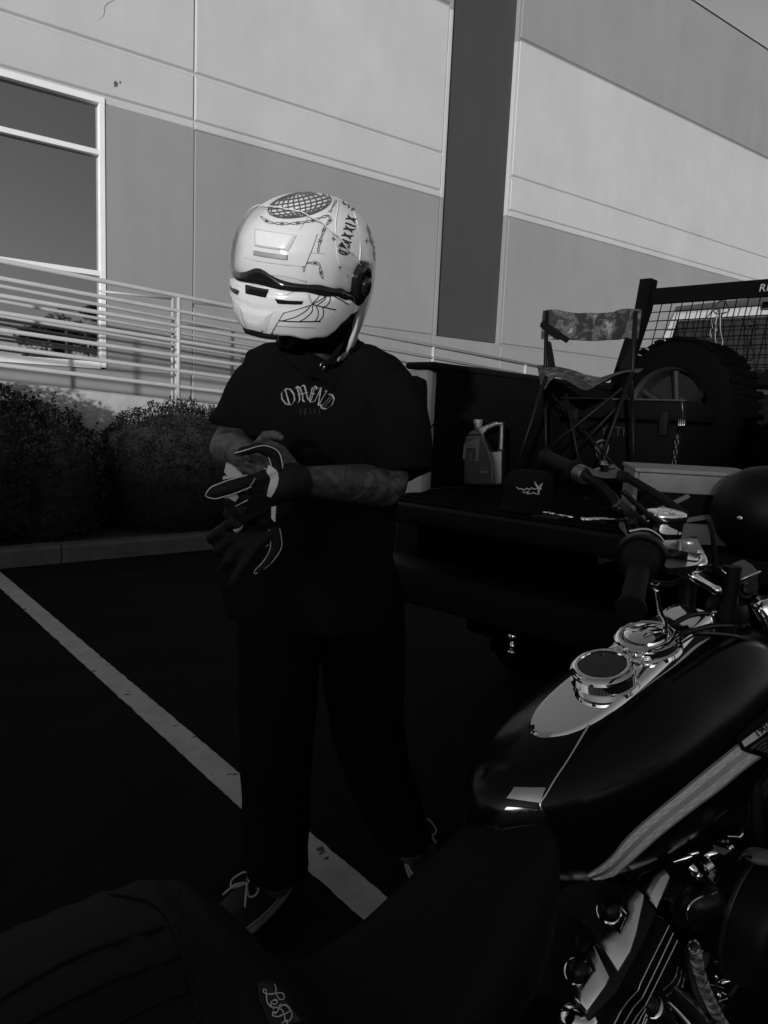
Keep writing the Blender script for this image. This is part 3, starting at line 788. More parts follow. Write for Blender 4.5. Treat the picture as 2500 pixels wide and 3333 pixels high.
# spider web on the cheek
draw('printed_web', [[(900, 988), (1050, 1055), (1200, 1135)], [(765, 1102), (930, 1150), (1085, 1183)], [(465, 1272), (700, 1290), (945, 1287)]], 2.6, m_ink)
draw('printed_web', [[(945, 1008), (945, 1040), (925, 1075), (870, 1130), (820, 1190), (720, 1250), (600, 1283)], [(1000, 1035), (985, 1070), (930, 1105), (880, 1130)],
                     [(1000, 1038), (985, 1090), (920, 1140)], [(1030, 1048), (1036, 1090), (1010, 1140), (975, 1158)], [(905, 1150), (925, 1190), (925, 1240), (900, 1283)], [(965, 1160), (975, 1200), (965, 1250), (932, 1287)],
                     [(875, 1143), (870, 1200), (810, 1260), (760, 1287)]], 1.9, m_ink)
# panel seam lines
m_seam = mat('helmet_seam_shade', .22, .5)
draw('seam_line', [[(820, 920), (790, 985), (620, 1060), (490, 1110), (445, 1180), (410, 1280)]], 1.0, m_seam)
for l_ in ([(540, 230), (490, 340)], [(905, 250), (840, 350), (760, 470)], [(790, 665), (990, 682)], [(865, 500), (740, 755), (620, 690)]): draw('seam_line', [l_], .9, m_seam, sm=False)
draw('seam_line', [[(165, 880), (300, 875), (330, 960), (430, 975), (490, 870), (640, 885), (820, 930)]], .9, m_seam, sm=False)
draw('seam_line', [[(430, 1320), (640, 1335), (900, 1345)]], 1.1, m_seam)
# ---------------------------------------------------------------- person
def skin_mat():
    m = mat('tattooed_skin', .07, .55, noise_amt=.35, nscale=15, bump=.15, bscale=120, detail=3, distort=2.2)
    t = m.node_tree; b = t.nodes['Principled BSDF']; tc = t.nodes.new('ShaderNodeTexCoord')
    old = b.inputs['Base Color'].links[0].from_socket
    # tattoo ink: swirls, scales and hatching inside the skin
    wv = t.nodes.new('ShaderNodeTexWave'); wv.wave_type = 'RINGS'; wv.inputs['Scale'].default_value = 5; wv.inputs['Distortion'].default_value = 14; wv.inputs['Detail'].default_value = 3; wv.inputs['Detail Scale'].default_value = 3
    vo = t.nodes.new('ShaderNodeTexVoronoi'); vo.feature = 'DISTANCE_TO_EDGE'; vo.inputs['Scale'].default_value = 15
    t.links.new(tc.outputs['Object'], wv.inputs['Vector']); t.links.new(tc.outputs['Object'], vo.inputs['Vector'])
    r = t.nodes.new('ShaderNodeMapRange'); r.inputs['From Min'].default_value = .25; r.inputs['From Max'].default_value = .6; r.inputs['To Min'].default_value = .5; r.inputs['To Max'].default_value = 1
    t.links.new(wv.outputs['Fac'], r.inputs['Value'])
    r2 = t.nodes.new('ShaderNodeMapRange'); r2.inputs['From Min'].default_value = 0; r2.inputs['From Max'].default_value = .06; r2.inputs['To Min'].default_value = .45; r2.inputs['To Max'].default_value = 1
    t.links.new(vo.outputs['Distance'], r2.inputs['Value'])
    m1 = t.nodes.new('ShaderNodeMath'); m1.operation = 'MULTIPLY'; m2 = t.nodes.new('ShaderNodeMath'); m2.operation = 'MULTIPLY'
    t.links.new(old, m1.inputs[0]); t.links.new(r.outputs[0], m1.inputs[1]); t.links.new(m1.outputs[0], m2.inputs[0]); t.links.new(r2.outputs[0], m2.inputs[1])
    t.links.new(m2.outputs[0], b.inputs['Base Color'])
    return m
m_skin = skin_mat()
m_shirt = mat('black_cotton', .006, .95, spec=.05, noise_amt=.2, nscale=6, bump=.3, bscale=400)
m_pant = mat('black_twill', .005, .95, spec=.04, noise_amt=.2, nscale=8, bump=.4, bscale=500)
m_glv = mat('glove_black_leather', .006, .65, spec=.25, bump=.3, bscale=300)
m_glw = mat('glove_white_panel', .55, .6, bump=.2, bscale=200)
m_print = mat('faded_chest_print', .34, .8, noise_amt=.45, nscale=60)
m_print2 = mat('dim_chest_print', .013, .8)

per = empty('person', (G(760, 1930, 0).x, G(760, 1930, 0).y, 0), 'person in oversized black tee and wide black trousers pulling on riding gloves', 'person')
# key joints (world)
headc = hp(-.012, 0, -.035)
neck = P(705, 770, 1.80); chest = P(705, 880, 1.86); belly = P(690, 1080, 1.90); pelv = P(690, 1250, 1.92)
shL = P(828, 850, 1.80); shR = P(585, 840, 1.93)
elL = P(838, 1048, 1.70); wrL = P(650, 1040, 1.47); 
elR = P(492, 965, 1.80); wrR = P(545, 990, 1.58); 
hipL = P(770, 1300, 1.95); hipR = P(610, 1300, 1.90)
knL = P(815, 1600, 2.02); knR = P(600, 1610, 1.84)
anR = G(600, 1905, .10); anL = G(885, 1835, .10)
def limb(mb, pts, radii, n=16):
    q = smooth_path(pts, 5); rr = []
    m = len(pts) - 1
    for i in range(len(q)):
        t = i / (len(q) - 1) * m; k = min(m - 1, int(t)); rr.append(radii[k] + (radii[k + 1] - radii[k]) * (t - k))
    mb.tube(q, rr, n)
    for p, r in zip((q[0], q[-1]), (rr[0], rr[-1])): mb.sphere(p, r, 14, 8)
body = MB()
limb(body, [pelv, belly, chest, neck + Vector((0, .03, -.05))], [.12, .095, .115, .06], 20)
limb(body, [neck + Vector((0, .02, -.03)), headc + Vector((0, 0, -.03))], [.062, .06])
body.sphere(headc, 1, 20, 14, ax=(_f, _l, _u), sc=(.095, .074, .108))
# lower face: jaw, nose, lips, chin
body.sphere(hp(.045, 0, -.105), 1, 16, 10, ax=(_f, _l, _u), sc=(.052, .052, .055))
body.sphere(hp(.083, 0, -.148), .020, 12, 8)
fc = hp(.092, 0, -.06)
body.sphere(fc, 1, 12, 8, ax=(_f, _l, _u), sc=(.020, .014, .026)); body.sphere(hp(.094, 0, -.083), 1, 12, 8, ax=(_f, _l, _u), sc=(.017, .019, .010))
for zz, rr_ in ((-.106, .0085), (-.119, .0095)):
    body.tube([hp(.078, -.025, zz), hp(.090, -.012, zz + .002), hp(.092, 0, zz), hp(.090, .012, zz + .002), hp(.078, .025, zz)], rr_, 8)
for sg in (1, -1):
    body.sphere(hp(.082, .031 * sg, -.028), .013, 10, 6); body.sphere(hp(-.0, .073 * sg, -.05), 1, 10, 6, ax=(_f, _l, _u), sc=(.022, .010, .032))
limb(body, [chest + Vector((0, 0, .06)), shL, elL.lerp(shL, .5), elL, elL.lerp(wrL, .35), wrL], [.06, .058, .050, .046, .047, .030])
limb(body, [chest + Vector((0, 0, .06)), shR, elR.lerp(shR, .5), elR, elR.lerp(wrR, .4), wrR], [.06, .056, .050, .044, .045, .030])
limb(body, [pelv, hipL, knL, knL.lerp(anL, .4), anL], [.12, .095, .062, .058, .040])
limb(body, [pelv, hipR, knR, knR.lerp(anR, .4), anR], [.12, .095, .062, .058, .040])
# hands: palm and five jointed digits each
def unit(v): return Vector(v).normalized()
def hand(mb, wrist, fwd, side, out, L=.17, w_=.083, spread=.16, curls=(.25, .3, .35, .4), thumb=.9, r0=.0092, tips=None):
    """fwd: wrist to knuckles; side: towards the thumb; out: back of the hand"""
    fwd, side, out = unit(fwd), unit(side), unit(out)
    pal = [wrist, wrist + fwd * L * .25, wrist + fwd * L * .5]
    for i in range(5):
        u = (i / 4 - .5) * w_ * .8
        mb.tube([wrist + side * u * .6, wrist + fwd * L * .25 + side * u, wrist + fwd * L * .52 + side * u * 1.05], [.014, .0145, .0125], 10)
    info = []
    for k, (lf, cu) in enumerate(zip((.44, .49, .46, .37), curls)):
        u = (.5 - k / 3) * w_ * .86; b = wrist + fwd * L * .52 + side * u
        d = (fwd + side * (1.5 - k) * spread).normalized(); pts = [b]; a = cu * .5
        rot = 0
        for seg in (.5, .3, .22):
            rot += cu * (.7 if seg == .5 else 1.0)
            dd = d * math.cos(rot) - out * math.sin(rot); pts.append(pts[-1] + dd * L * lf * seg)
        rr = [r0 * 1.08, r0 * 1.0, r0 * .93, r0 * .80]
        mb.tube(pts, rr, 10); mb.sphere(pts[-1], rr[-1], 10, 6)
        for p, r in zip(pts[1:3], rr[1:3]): mb.sphere(p, r * 1.03, 10, 6)
        info.append((pts, rr))
    b = wrist + fwd * L * .16 + side * w_ * .42
    td = (fwd * .75 + side * thumb - out * .25).normalized()
    pts = [b, b + td * L * .2, b + (td * .8 + fwd * .35).normalized() * L * .36, b + (td * .6 + fwd * .6).normalized() * L * .50]
    rr = [.0145, .0125, .0112, .0092]
    mb.tube(pts, rr, 10); mb.sphere(pts[-1], rr[-1], 10, 6)
    info.append((pts, rr))
    return info
hdL_f = P(545, 1035, 1.40) - wrL
hand(body, wrL, hdL_f, (0, 0, 1), (.2, -1, .1), L=.165)
hdR_f = (P(612, 1030, 1.50) - wrR)
infR = hand(body, wrR, hdR_f, (0, -.1, 1), (.3, -.9, .35), L=.16, curls=(.55, .6, .65, .7))
bme = fuse(body, .0062, 2)
link('body', bme, m_skin, per)

# trousers: wide legs as lofts, joined at the hips
def leg_rings(pts, radii, seed, n=40):
    q = smooth_path(pts, 10); m = len(pts) - 1; rings = []
    for i, p in enumerate(q):
        t = i / (len(q) - 1) * m; k = min(m - 1, int(t)); a, b = radii[k], radii[k + 1]; f = t - k
        rx = a[0] + (b[0] - a[0]) * f; ry = a[1] + (b[1] - a[1]) * f
        ring = []
        for j in range(n):
            th = 2 * math.pi * j / n
            w_ = 1 + .05 * noise.noise(Vector((math.cos(th) * 1.6 + seed, math.sin(th) * 1.6, p.z * 5))) + .03 * math.sin(p.z * 42 + 3 * math.sin(th * 2 + seed)) * (1.3 if p.z < .35 else .5)
            ring.append(p + Vector((math.cos(th) * rx * w_, math.sin(th) * ry * w_, 0)))
        rings.append(ring)
    return rings
tr = MB()
tr.loft(leg_rings([P(700, 1180, 1.92), hipR + Vector((.01, 0, 0)), P(598, 1600, 1.84), anR + Vector((.0, -.01, .045))], [(.18, .13), (.125, .12), (.098, .1), (.082, .105)], 1))
tr.loft(leg_rings([P(700, 1180, 1.92), hipL, P(800, 1600, 2.02), anL + Vector((-.02, 0, .04))], [(.18, .13), (.13, .125), (.108, .11), (.088, .11)], 5))
tme = fuse(tr, .009, 2)
link('trousers', tme, m_pant, per)

# oversized tee: torso loft + two wide sleeves, fused
def ringxy(c, rx, ry, yaw=0.0, n=44, sd=0.0, fold=.02):
    ca, sa = math.cos(yaw), math.sin(yaw); out = []
    for j in range(n):
        th = 2 * math.pi * j / n
        k = 1 + fold * noise.noise(Vector((math.cos(th) * 2.2 + sd, math.sin(th) * 2.2, c[2] * 6))) + fold * .8 * math.sin(th * 5 + c[2] * 9 + sd)
        x, y = math.copysign(abs(math.cos(th)) ** .82, math.cos(th)) * rx * k, math.copysign(abs(math.sin(th)) ** .9, math.sin(th)) * ry * k
        out.append(Vector((c[0] + x * ca - y * sa, c[1] + x * sa + y * ca, c[2])))
    return out
def xr(pl, pr, y):      # centre and half width from the two picture edges
    a, b = P(pl[0], pl[1], y), P(pr[0], pr[1], y); return (a + b) / 2, (b - a).length / 2
sh = MB(); rings = []
for (l, r_, py, y, ry, fo) in ((560, 812, 748, 1.83, .07, .0), (530, 866, 768, 1.84, .10, .0), (524, 893, 800, 1.86, .125, .01), (520, 896, 850, 1.86, .135, .015), (520, 882, 930, 1.87, .15, .02), (515, 872, 1020, 1.88, .145, .025), (505, 866, 1120, 1.89, .15, .035), (492, 862, 1210, 1.90, .155, .045), (482, 860, 1290, 1.90, .155, .05), (490, 852, 1335, 1.90, .15, .05)):
    c, hw = xr((l, py), (r_, py), y); rings.append(ringxy(c, hw, ry, R(-12), sd=1.3, fold=fo))
sh.loft(rings)
sh.tube([P(700, 765, 1.80), P(712, 740, 1.78)], [.13, .088], 24)
def sleeve(a, b, ra, rb, sd):
    d = (b - a); n = 24; T = d.normalized(); u = Vector((0, 1, 0)); u = (u - T * u.dot(T)).normalized(); v = T.cross(u); rings = []
    for i in range(9):
        t = i / 8; r_ = ra + (rb - ra) * t
        rings.append([a + d * t + (u * math.cos(2 * math.pi * k / n) + v * math.sin(2 * math.pi * k / n)) * r_ * (1 + .05 * math.sin(k * 1.3 + t * 7 + sd)) for k in range(n)])
    sh.loft(rings)
sleeve(P(838, 830, 1.79), P(862, 1028, 1.73), .096, .082, 0)
sleeve(P(578, 830, 1.90), P(512, 940, 1.86), .088, .078, 2)
sme = fuse(sh, .0075, 3)
for v in sme.vertices:      # long soft drape folds
    p = v.co; nrm = v.normal
    k = noise.noise(Vector((p.x * 7, p.y * 7, p.z * 3.2))) * .018 + noise.noise(Vector((p.x * 19, p.y * 19, p.z * 7))) * .006
    v.co = p + nrm * k
shirt = link('tee_shirt', sme, m_shirt, per)
off_s = parent_world(per)
sb = BVHTree.FromPolygons([v.co + off_s for v in sme.vertices], [tuple(p.vertices) for p in sme.polygons])
# collar rib
mb = MB(); cc = P(700, 748, 1.74)
mb.tube([P(700, 747, 1.785) + Vector((.092 * math.cos(t), .085 * math.sin(t), .004 - .018 * math.sin(t) * -1)) for t in [i * math.pi / 14 for i in range(28)]], .009, 8, closed=True)
mb.build('collar_rib', m_shirt, per, smooth=True)
# chest print: arched blackletter
lt = MB()
W6 = [('O', 599, 638, 852, 884), ('M', 640, 676, 838, 872), ('E', 678, 690 + 4, 834, 866), ('N', 664 + 30, 712, 838, 874), ('D', 706, 732, 852, 896)]
def chest(px, py): return onto(sb, px, py, .0015)
lets = [('O', (600, 845), (632, 833), 38), ('M', (636, 836), (668, 829), 36), ('E', (672, 832), (688, 836), 36), ('N', (690, 836), (709, 846), 38), ('D', (712, 848), (730, 864), 36)]
for ch, a, b, h in lets:
    A, B_ = Vector(a), Vector(b); adv = B_ - A; dn = Vector((-adv.y, adv.x)).normalized() * h
    strokes(lt, [[tuple(A + adv * u + dn * v) for u, v in pth] for pth in BL[ch]], 3.3, sb, nib=38, step=1.2, off=.0015)
lt.build('chest_print', m_print, per)
lt = MB()
for i, ch in enumerate('IEIII'):
    A = Vector((645 + i * 10, 882)); strokes(lt, [[tuple(A + Vector((u * 9, v * 14))) for u, v in pth] for pth in BL[ch]], 1.8, sb, nib=38, step=1.2, off=.0015)
lt.build('small_chest_print', m_print2, per)

# ---------------------------------------------------------------- gloves
def glove_mesh(wrist, fwd, side, out, L, spread, curls, thumb, cuff_to, w_=.094, r0=.0125, flat=1.0):
    g_ = MB(); info = hand(g_, wrist, fwd, side, out, L=L, w_=w_, spread=spread, curls=curls, thumb=thumb, r0=r0)
    f = unit(fwd)
    limb(g_, [wrist + f * .02, wrist - f * .01, cuff_to], [.033, .036, .042])
    return fuse(g_, .0042, 2), info
def piping(parent, info, out, m, r=.0011, which=range(5)):
    for k in which:
        pts, rr = info[k]; mb = MB(); o_ = unit(out); d = (pts[1] - pts[0]).normalized(); s_ = d.cross(o_).normalized()
        loop = [pts[0] + s_ * rr[0] * .72 + o_ * rr[0] * .95]
        for p, r_ in zip(pts[1:], rr[1:]): loop.append(p + s_ * r_ * .9 + o_ * r_ * .7)
        d3 = (pts[3] - pts[2]).normalized(); loop.append(pts[3] + d3 * rr[3] * 1.1 + o_ * rr[3] * .5)
        for p, r_ in list(zip(pts[1:], rr[1:]))[::-1]: loop.append(p - s_ * r_ * .9 + o_ * r_ * .7)
        loop.append(pts[0] - s_ * rr[0] * .72 + o_ * rr[0] * .95)
        mb.tube([tuple(v) for v in smooth_path(loop, 4)], r, 5); mb.build('piping', m, parent, smooth=True)
def web(parent, ia, ib, out, t=.55):
    """pale gusset between two neighbouring fingers"""
    (pa, ra), (pb, rb) = ia, ib; mb = MB(); o_ = unit(out)
    A0 = pa[0]; B0 = pb[0]; A1 = pa[0].lerp(pa[1], t * 1.5) if t < .66 else pa[1].lerp(pa[2], t - .66); B1 = pb[0].lerp(pb[1], t * 1.5) if t < .66 else pb[1].lerp(pb[2], t - .66)
    mid = (A1 + B1) / 2 + ((A0 + B0) / 2 - (A1 + B1) / 2) * .35
    f = [A0, B0, B1, mid, A1]; mb.prism([p + o_ * .003 for p in f], -o_ * .006)
    mb.build('gusset', m_glw, parent, auto=40)
# glove worn on the left hand, fingers pointing to the left of the picture
wv_ = P(614, 1046, 1.415); ofv = Vector((.15, -1, .15)); ffv = P(470, 1106, 1.34) - wv_
gm, gi = glove_mesh(wv_, ffv, (.28, -.1, 1), ofv, .172, .06, (.10, .95, 1.2, 1.35), 1.35, P(632, 1042, 1.45), r0=.0150)
gl1 = link('worn_glove', gm, m_glv, per)
offp = parent_world(per)
piping(gl1, gi, ofv, m_glw, which=(0, 1, 4))
def gus(name, pts, y0, y1):
    mb = MB(); mb.prism([P((640 + x / 2.44) / S, (1380 + y / 2.44) / S, y0 + (y1 - y0) * (x - 200) / 170) for x, y in pts], Vector((0, .012, 0))); mb.build(name, m_glw, gl1, auto=40)
gus('gusset', [(235, 310), (262, 322), (300, 345), (340, 385), (370, 414), (290, 428), (205, 442), (212, 415), (248, 420), (218, 380)], 1.335, 1.36)
gus('gusset', [(218, 522), (325, 500), (328, 572), (335, 580), (305, 618), (260, 592), (220, 585)], 1.335, 1.36)
gus('palm_panel', [(430, 640), (500, 600), (560, 560), (590, 545), (560, 610), (540, 652), (470, 650)], 1.375, 1.38)
gw = BVHTree.FromPolygons([v.co + offp for v in gm.vertices], [tuple(p.vertices) for p in gm.polygons]) if False else None
gwb = BVHTree.FromPolygons([v.co + offp + parent_world(gl1) * 0 for v in gm.vertices], [tuple(p.vertices) for p in gm.polygons])
def zq(x, y): return (640 + x / 2.44) / S, (1380 + y / 2.44) / S
mb = MB()
strokes(mb, [[(*zq(*p), wd) for *p, wd in [(495, 335, .3), (530, 338, .8), (575, 360, 1.2), (608, 395, 1.3), (620, 440, 1.2), (608, 490, 1.1), (590, 540, .9), (575, 575, .6)]]], 15, gwb, off=.0016, step=1)
if mb.f: mb.build('white_knuckle_panel', m_glw, gl1, smooth=True)
mb = MB(); strokes(mb, [[zq(*p) for p in [(425, 362), (470, 352), (520, 356), (570, 370), (600, 400)]], [zq(*p) for p in [(462, 432), (430, 480), (385, 530)]], [zq(*p) for p in [(615, 448), (598, 500), (572, 552)]]], 1.6, gwb, off=.002, step=1)
if mb.f: mb.build('seam_stitching', m_glw, gl1)
mb = MB(); strokes(mb, [[zq(400, 300), zq(430, 330)], [zq(410, 315), zq(438, 312)]], 5, gwb, off=.002, step=1)
if mb.f: mb.build('logo_patch', mat('glove_logo_grey', .2, .6), gl1)
# second glove, still in the hand, hanging down
w2 = P(585, 1100, 1.44); f2 = P(500, 1180, 1.42) - w2; o2 = Vector((.1, -1, .25))
g2t = empty('glove', w2, 'loose black riding glove with white gussets hanging below the gloved hand', 'glove')
g2m, g2i = glove_mesh(w2, f2, (.75, -.1, -.5), o2, .175, .16, (.15, .5, .7, .8), .8, P(598, 1065, 1.46), w_=.085)
g2o = link('glove_shell', g2m, m_glv, g2t)
piping(g2t, g2i, o2, m_glw, which=(4,), r=.0009)
web(g2t, g2i[4], g2i[0], o2, .5)
mb = MB(); mb.prism([P(586, 1095, 1.395), P(596, 1093, 1.395), P(594, 1128, 1.39), P(586, 1120, 1.39)], (0, .008, 0)); mb.build('cuff_tab', m_glw, g2t)
mb = MB(); mb.tube([P(528, 1118, 1.375), P(522, 1128, 1.375), P(515, 1140, 1.375), P(508, 1148, 1.375)], [.005, .0065, .0065, .005], 8); mb.build('white_finger_side', m_glw, g2t, smooth=True)

# ---------------------------------------------------------------- shoes
m_shoe = mat('black_canvas', .012, .9, bump=.3, bscale=300); m_sole = mat('dirty_rubber_sole', .3, .7, noise_amt=.25, nscale=20); m_lace = mat('cotton_lace', .3, .9)
m_eye = mat('eyelet_metal', .5, .3, 1.0)
def shoe(heel, toe, nm_label):
    d = (toe - heel); d.z = 0; L = .305; f = d.normalized(); s_ = Vector((f.y, -f.x, 0))     # s_ = right side of the shoe
    o = heel
    prof = [(0, .030, .0), (.06, .036, .0), (.15, .034, .0), (.24, .046, 0), (.29, .046, 0), (.325, .03, 0)]
    def outline(k, z, n=36):
        pts = []
        for i in range(n):
            t = 2 * math.pi * i / n; x = .5 - .5 * math.cos(t); 
            wdt = (.036 + .014 * math.sin(x * math.pi * .9 - .5)) * math.sin(math.acos(max(-1, min(1, 1 - 2 * x)))) ** .55 if 0 < x < 1 else 0
            y = wdt * (1 if t < math.pi else -1)
            pts.append(o + f * ((x - .5) * k + .5) * L + s_ * y * k + UZ * z)
        return pts
    t_ = None
    so = MB(); so.loft([outline(.97, .0), outline(1.03, .004), outline(1.03, .030), outline(.99, .033)])
    up_ = MB(); rings = []
    for z, k in ((.028, .985), (.045, .98), (.06, .93)): rings.append(outline(k, z))
    # upper: taper towards ankle opening
    for z, xs, ks in ((.075, -.02, .82), (.09, -.045, .66), (.105, -.07, .50), (.125, -.085, .42)):
        rings.append([(p - o - f * L * .5) * ks + o + f * (L * .5 + xs) + UZ * (z - (p.z) * ks - (0 if True else 0)) for p in outline(1, 0)])
    up_.loft(rings)
    root = link('shoe', up_.mesh(), m_shoe, per, smooth=True)
    so.build('sole', m_sole, root, auto=40)
    st = MB(); st.tube(outline(1.035, .026) , .0012, 5, closed=True); st.build('foxing_line', m_shoe, root)
    for k in range(5):
        x = .155 + k * .019; z = .098 - k * .0085; lc = MB(); wv = .026
        lc.tube([o + f * (x + .004) - s_ * wv + UZ * (z - .008), o + f * x - s_ * .012 + UZ * (z + .003), o + f * x + UZ * (z + .006), o + f * (x - .002) + s_ * .012 + UZ * (z + .003), o + f * (x + .004) + s_ * wv + UZ * (z - .008)], .0036, 6)
        lc.build('lace', m_lace, root, smooth=True)
        for sg in (1, -1):
            ey = MB(); c = o + f * (x + .004) + s_ * wv * sg * 1.12 + UZ * (z - .011); ey.lathe(c, s_ * sg + UZ * .8, [(-.001, .0048), (.0015, .0048), (.002, .003)], 12); ey.build('eyelet', m_eye, root)
    bow = MB()
    for sg in (1, -1):
        bow.tube(smooth_path([o + f * .16 + UZ * .108, o + f * .15 + s_ * .022 * sg + UZ * .122, o + f * .175 + s_ * .045 * sg + UZ * .105, o + f * .19 + s_ * .03 * sg + UZ * .096, o + f * .165 + UZ * .108], 5), .0026, 6)
        bow.tube(smooth_path([o + f * .165 + UZ * .108, o + f * .19 + s_ * .02 * sg + UZ * .108, o + f * .215 + s_ * .04 * sg + UZ * .085], 5), .0030, 6)
    bow.build('lace_bow', m_lace, root, smooth=True)
    return root
hR = G(622, 1918, 0); tR = hR + (G(565, 2012, 0) - G(655, 1938, 0)).normalized() * .3
shoe(hR, tR, 'R')
hL = G(900, 1790, 0); tL = G(915, 1905, 0)
shoe(hL + Vector((-.01, .0, 0)), tL, 'L')
# ---------------------------------------------------------------- pickup truck, tailgate down
_ta = math.atan2(.742, .67)
TT_ = Vector((math.cos(_ta), math.sin(_ta), 0)); TL_ = Vector((math.sin(_ta), -math.cos(_ta), 0)); TAX = (TT_, TL_, UZ)
C0 = Vector((.2014, 3.0856, 0))
def tk(t, l, z): return C0 + TT_ * t + TL_ * l + UZ * z
def at_t(px, py, t):
    v = ray(px, py); o = Vector((0, 0, CAM_H)); k = (tk(t, 0, 0) - o).dot(TT_) / v.dot(TT_); p = o + v * k; q = p - C0; return q.dot(TL_), q.z
m_tp = mat('truck_paint', .42, .3, coat=.5, noise_amt=.03, nscale=3)
m_liner = mat('bed_liner', .006, .9, noise_amt=.3, nscale=30, bump=.8, bscale=160, spec=.03)
m_blackp = mat('black_powder_coat', .003, .8, spec=.02, bump=.1, bscale=400)
m_plast = mat('black_trim_plastic', .005, .7, spec=.12)
m_chrome = mat('chrome', .75, .05, 1.0)
m_tglass = mat('cab_glass', .008, .03)
m_tyre = mat('tyre_rubber', .003, .95, spec=.0, bump=.3, bscale=60)
m_alloy = mat('dark_alloy', .015, .5, .3, spec=.2)
FZ = 1.04; RZ_ = 1.58
trk = empty('pickup_truck', tk(1.5, .75, 0), 'pale pickup truck with lowered black tailgate, bed loaded with gear', 'truck')
def tbox(name, t0, t1, l0, l1, z0, z1, m, parent=trk, bev=.01):
    mb = MB(); mb.box(tk((t0 + t1) / 2, (l0 + l1) / 2, (z0 + z1) / 2), ((t1 - t0) / 2, (l1 - l0) / 2, (z1 - z0) / 2), TAX, bev=bev); return mb.build(name, m, parent, auto=30)
tbox('bed_floor', -.02, 2.14, -.02, 1.52, .98, FZ, m_liner)
for k in range(17):
    l_ = .05 + k * .088; tbox('floor_rib', 0.0, 2.1, l_, l_ + .04, FZ, FZ + .008, m_liner, bev=.003)
for s_, (la, lb, lo) in enumerate(((-.17, -.035, -.17), (1.535, 1.67, 1.67))):
    tbox('bed_side', 0.02, 2.2, la, lb, 1.0, RZ_ - .035, m_tp, bev=.03)
    tbox('lower_cladding', 0.02, 2.2, la + .004, lb - .004, .60, .998, m_plast, bev=.02)
    il = -.03 if s_ == 0 else 1.53
    tbox('side_liner', 0.03, 2.15, il - .003, il + .006, FZ, RZ_ - .03, m_liner, bev=.002)
    tbox('bed_rail_cap', -.01, 2.2, la - .01, lb + .015, RZ_ - .03, RZ_, m_plast, bev=.012)
    tbox('lower_pillar', -.033, .018, la + .002, lb, .62, .968, m_plast, bev=.014)
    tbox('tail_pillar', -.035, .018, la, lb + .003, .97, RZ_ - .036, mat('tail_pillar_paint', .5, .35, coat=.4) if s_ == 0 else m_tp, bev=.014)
    tbox('tail_light', -.045, -.034, la + .02, lb - .02, 1.12, 1.46, mat('tail_light_lens', .28, .12), bev=.004)
tbox('bed_front_wall', 2.12, 2.18, -.02, 1.52, FZ, RZ_ - .02, m_liner)
# tailgate lowered flat
tg = tbox('tailgate', -.475, -.03, 0.0, 1.50, FZ - .075, FZ - .006, m_plast, bev=.015)
for k in range(4):
    t_ = -.42 + k * .095; tbox('tailgate_rib', t_, t_ + .055, .05, 1.45, FZ - .0055, FZ + .002, m_liner, tg, bev=.002)
tbox('tailgate_latch', -.36, -.29, .70, .80, FZ - .0055, FZ + .006, m_alloy, tg, bev=.004)
for l_ in (.02, 1.48):
    mb = MB(); mb.tube([tk(-.40, l_, FZ + .01), tk(-.2, l_ + .0, 1.2), tk(.05, l_, 1.38)], .004, 6); mb.build('tailgate_cable', m_plast, trk, smooth=True)
tbox('rear_bumper', -.27, -.06, -.12, 1.62, .60, .76, m_plast, bev=.03)
mb = MB(); mb.box(tk(-.165, .75, .755), (.08, .5, .012), TAX, bev=.004); mb.build('bumper_step', m_liner, trk)
hb_ = G(1107, 1400, .52)
mb = MB(); mb.box(hb_ + TT_ * .15 - UZ * .05, (.16, .03, .03), TAX, bev=.006); hr = mb.build('tow_hitch', m_blackp, trk)
mb = MB(); mb.sphere(hb_ + UZ * .045, .024, 18, 12); mb.tube([hb_ - UZ * .02, hb_ + UZ * .03], .012, 12); mb.lathe(hb_, UZ, [(-.02, .02), (-.005, .02)], 18); mb.build('tow_ball', m_chrome, hr, smooth=True)
# chassis and wheels
tbox('chassis', -.05, 5.3, .25, 1.25, .48, .62, m_blackp, bev=.02)
def wheel(c, axis, r, w_, parent, name='wheel', spokes=6, label=None):
    mb = MB(); prof = [(-w_ / 2, r * .62), (-w_ / 2, r * .86), (-w_ * .44, r * .95), (-w_ * .3, r * .995), (0, r), (w_ * .3, r * .995), (w_ * .44, r * .95), (w_ / 2, r * .86), (w_ / 2, r * .62)]
    mb.lathe(c, axis, prof, 56, caps=False); a = Vector(axis).normalized(); u = Vector((0, 0, 1)); u = (u - a * u.dot(a)).normalized(); v = a.cross(u)
    for k in range(44):
        th = 2 * math.pi * k / 44; d = u * math.cos(th) + v * math.sin(th); tn = a.cross(d)
        for q in (-.34, -.12, .12, .34):
            mb.box(c + d * (r * 1.002) + a * w_ * (q + (.04 if k % 2 else -.04)), (r * .022, w_ * .085, r * .045), (d, a, tn))
    o = mb.build(name, m_tyre, parent, auto=40)
    rb = MB(); rb.lathe(c, axis, [(-w_ * .42, r * .62), (-w_ * .46, r * .64), (-w_ * .40, r * .58), (-w_ * .15, r * .54), (-w_ * .10, r * .2), (-w_ * .16, r * .16), (-w_ * .16, .001)], 40, caps=False)
    rb.lathe(c, axis, [(w_ * .42, r * .62), (w_ * .46, r * .64), (w_ * .40, r * .58), (w_ * .15, r * .54), (w_ * .1, .001)], 40, caps=False)
    for k in range(spokes):
        th = 2 * math.pi * k / spokes; d = u * math.cos(th) + v * math.sin(th)
        for sg in (-1, 1): rb.tube([c + a * sg * w_ * .14 + d * r * .15, c + a * sg * w_ * .30 + d * r * .57], r * .05, 8)
    rb.build('rim', m_alloy, o, auto=40)
    return o
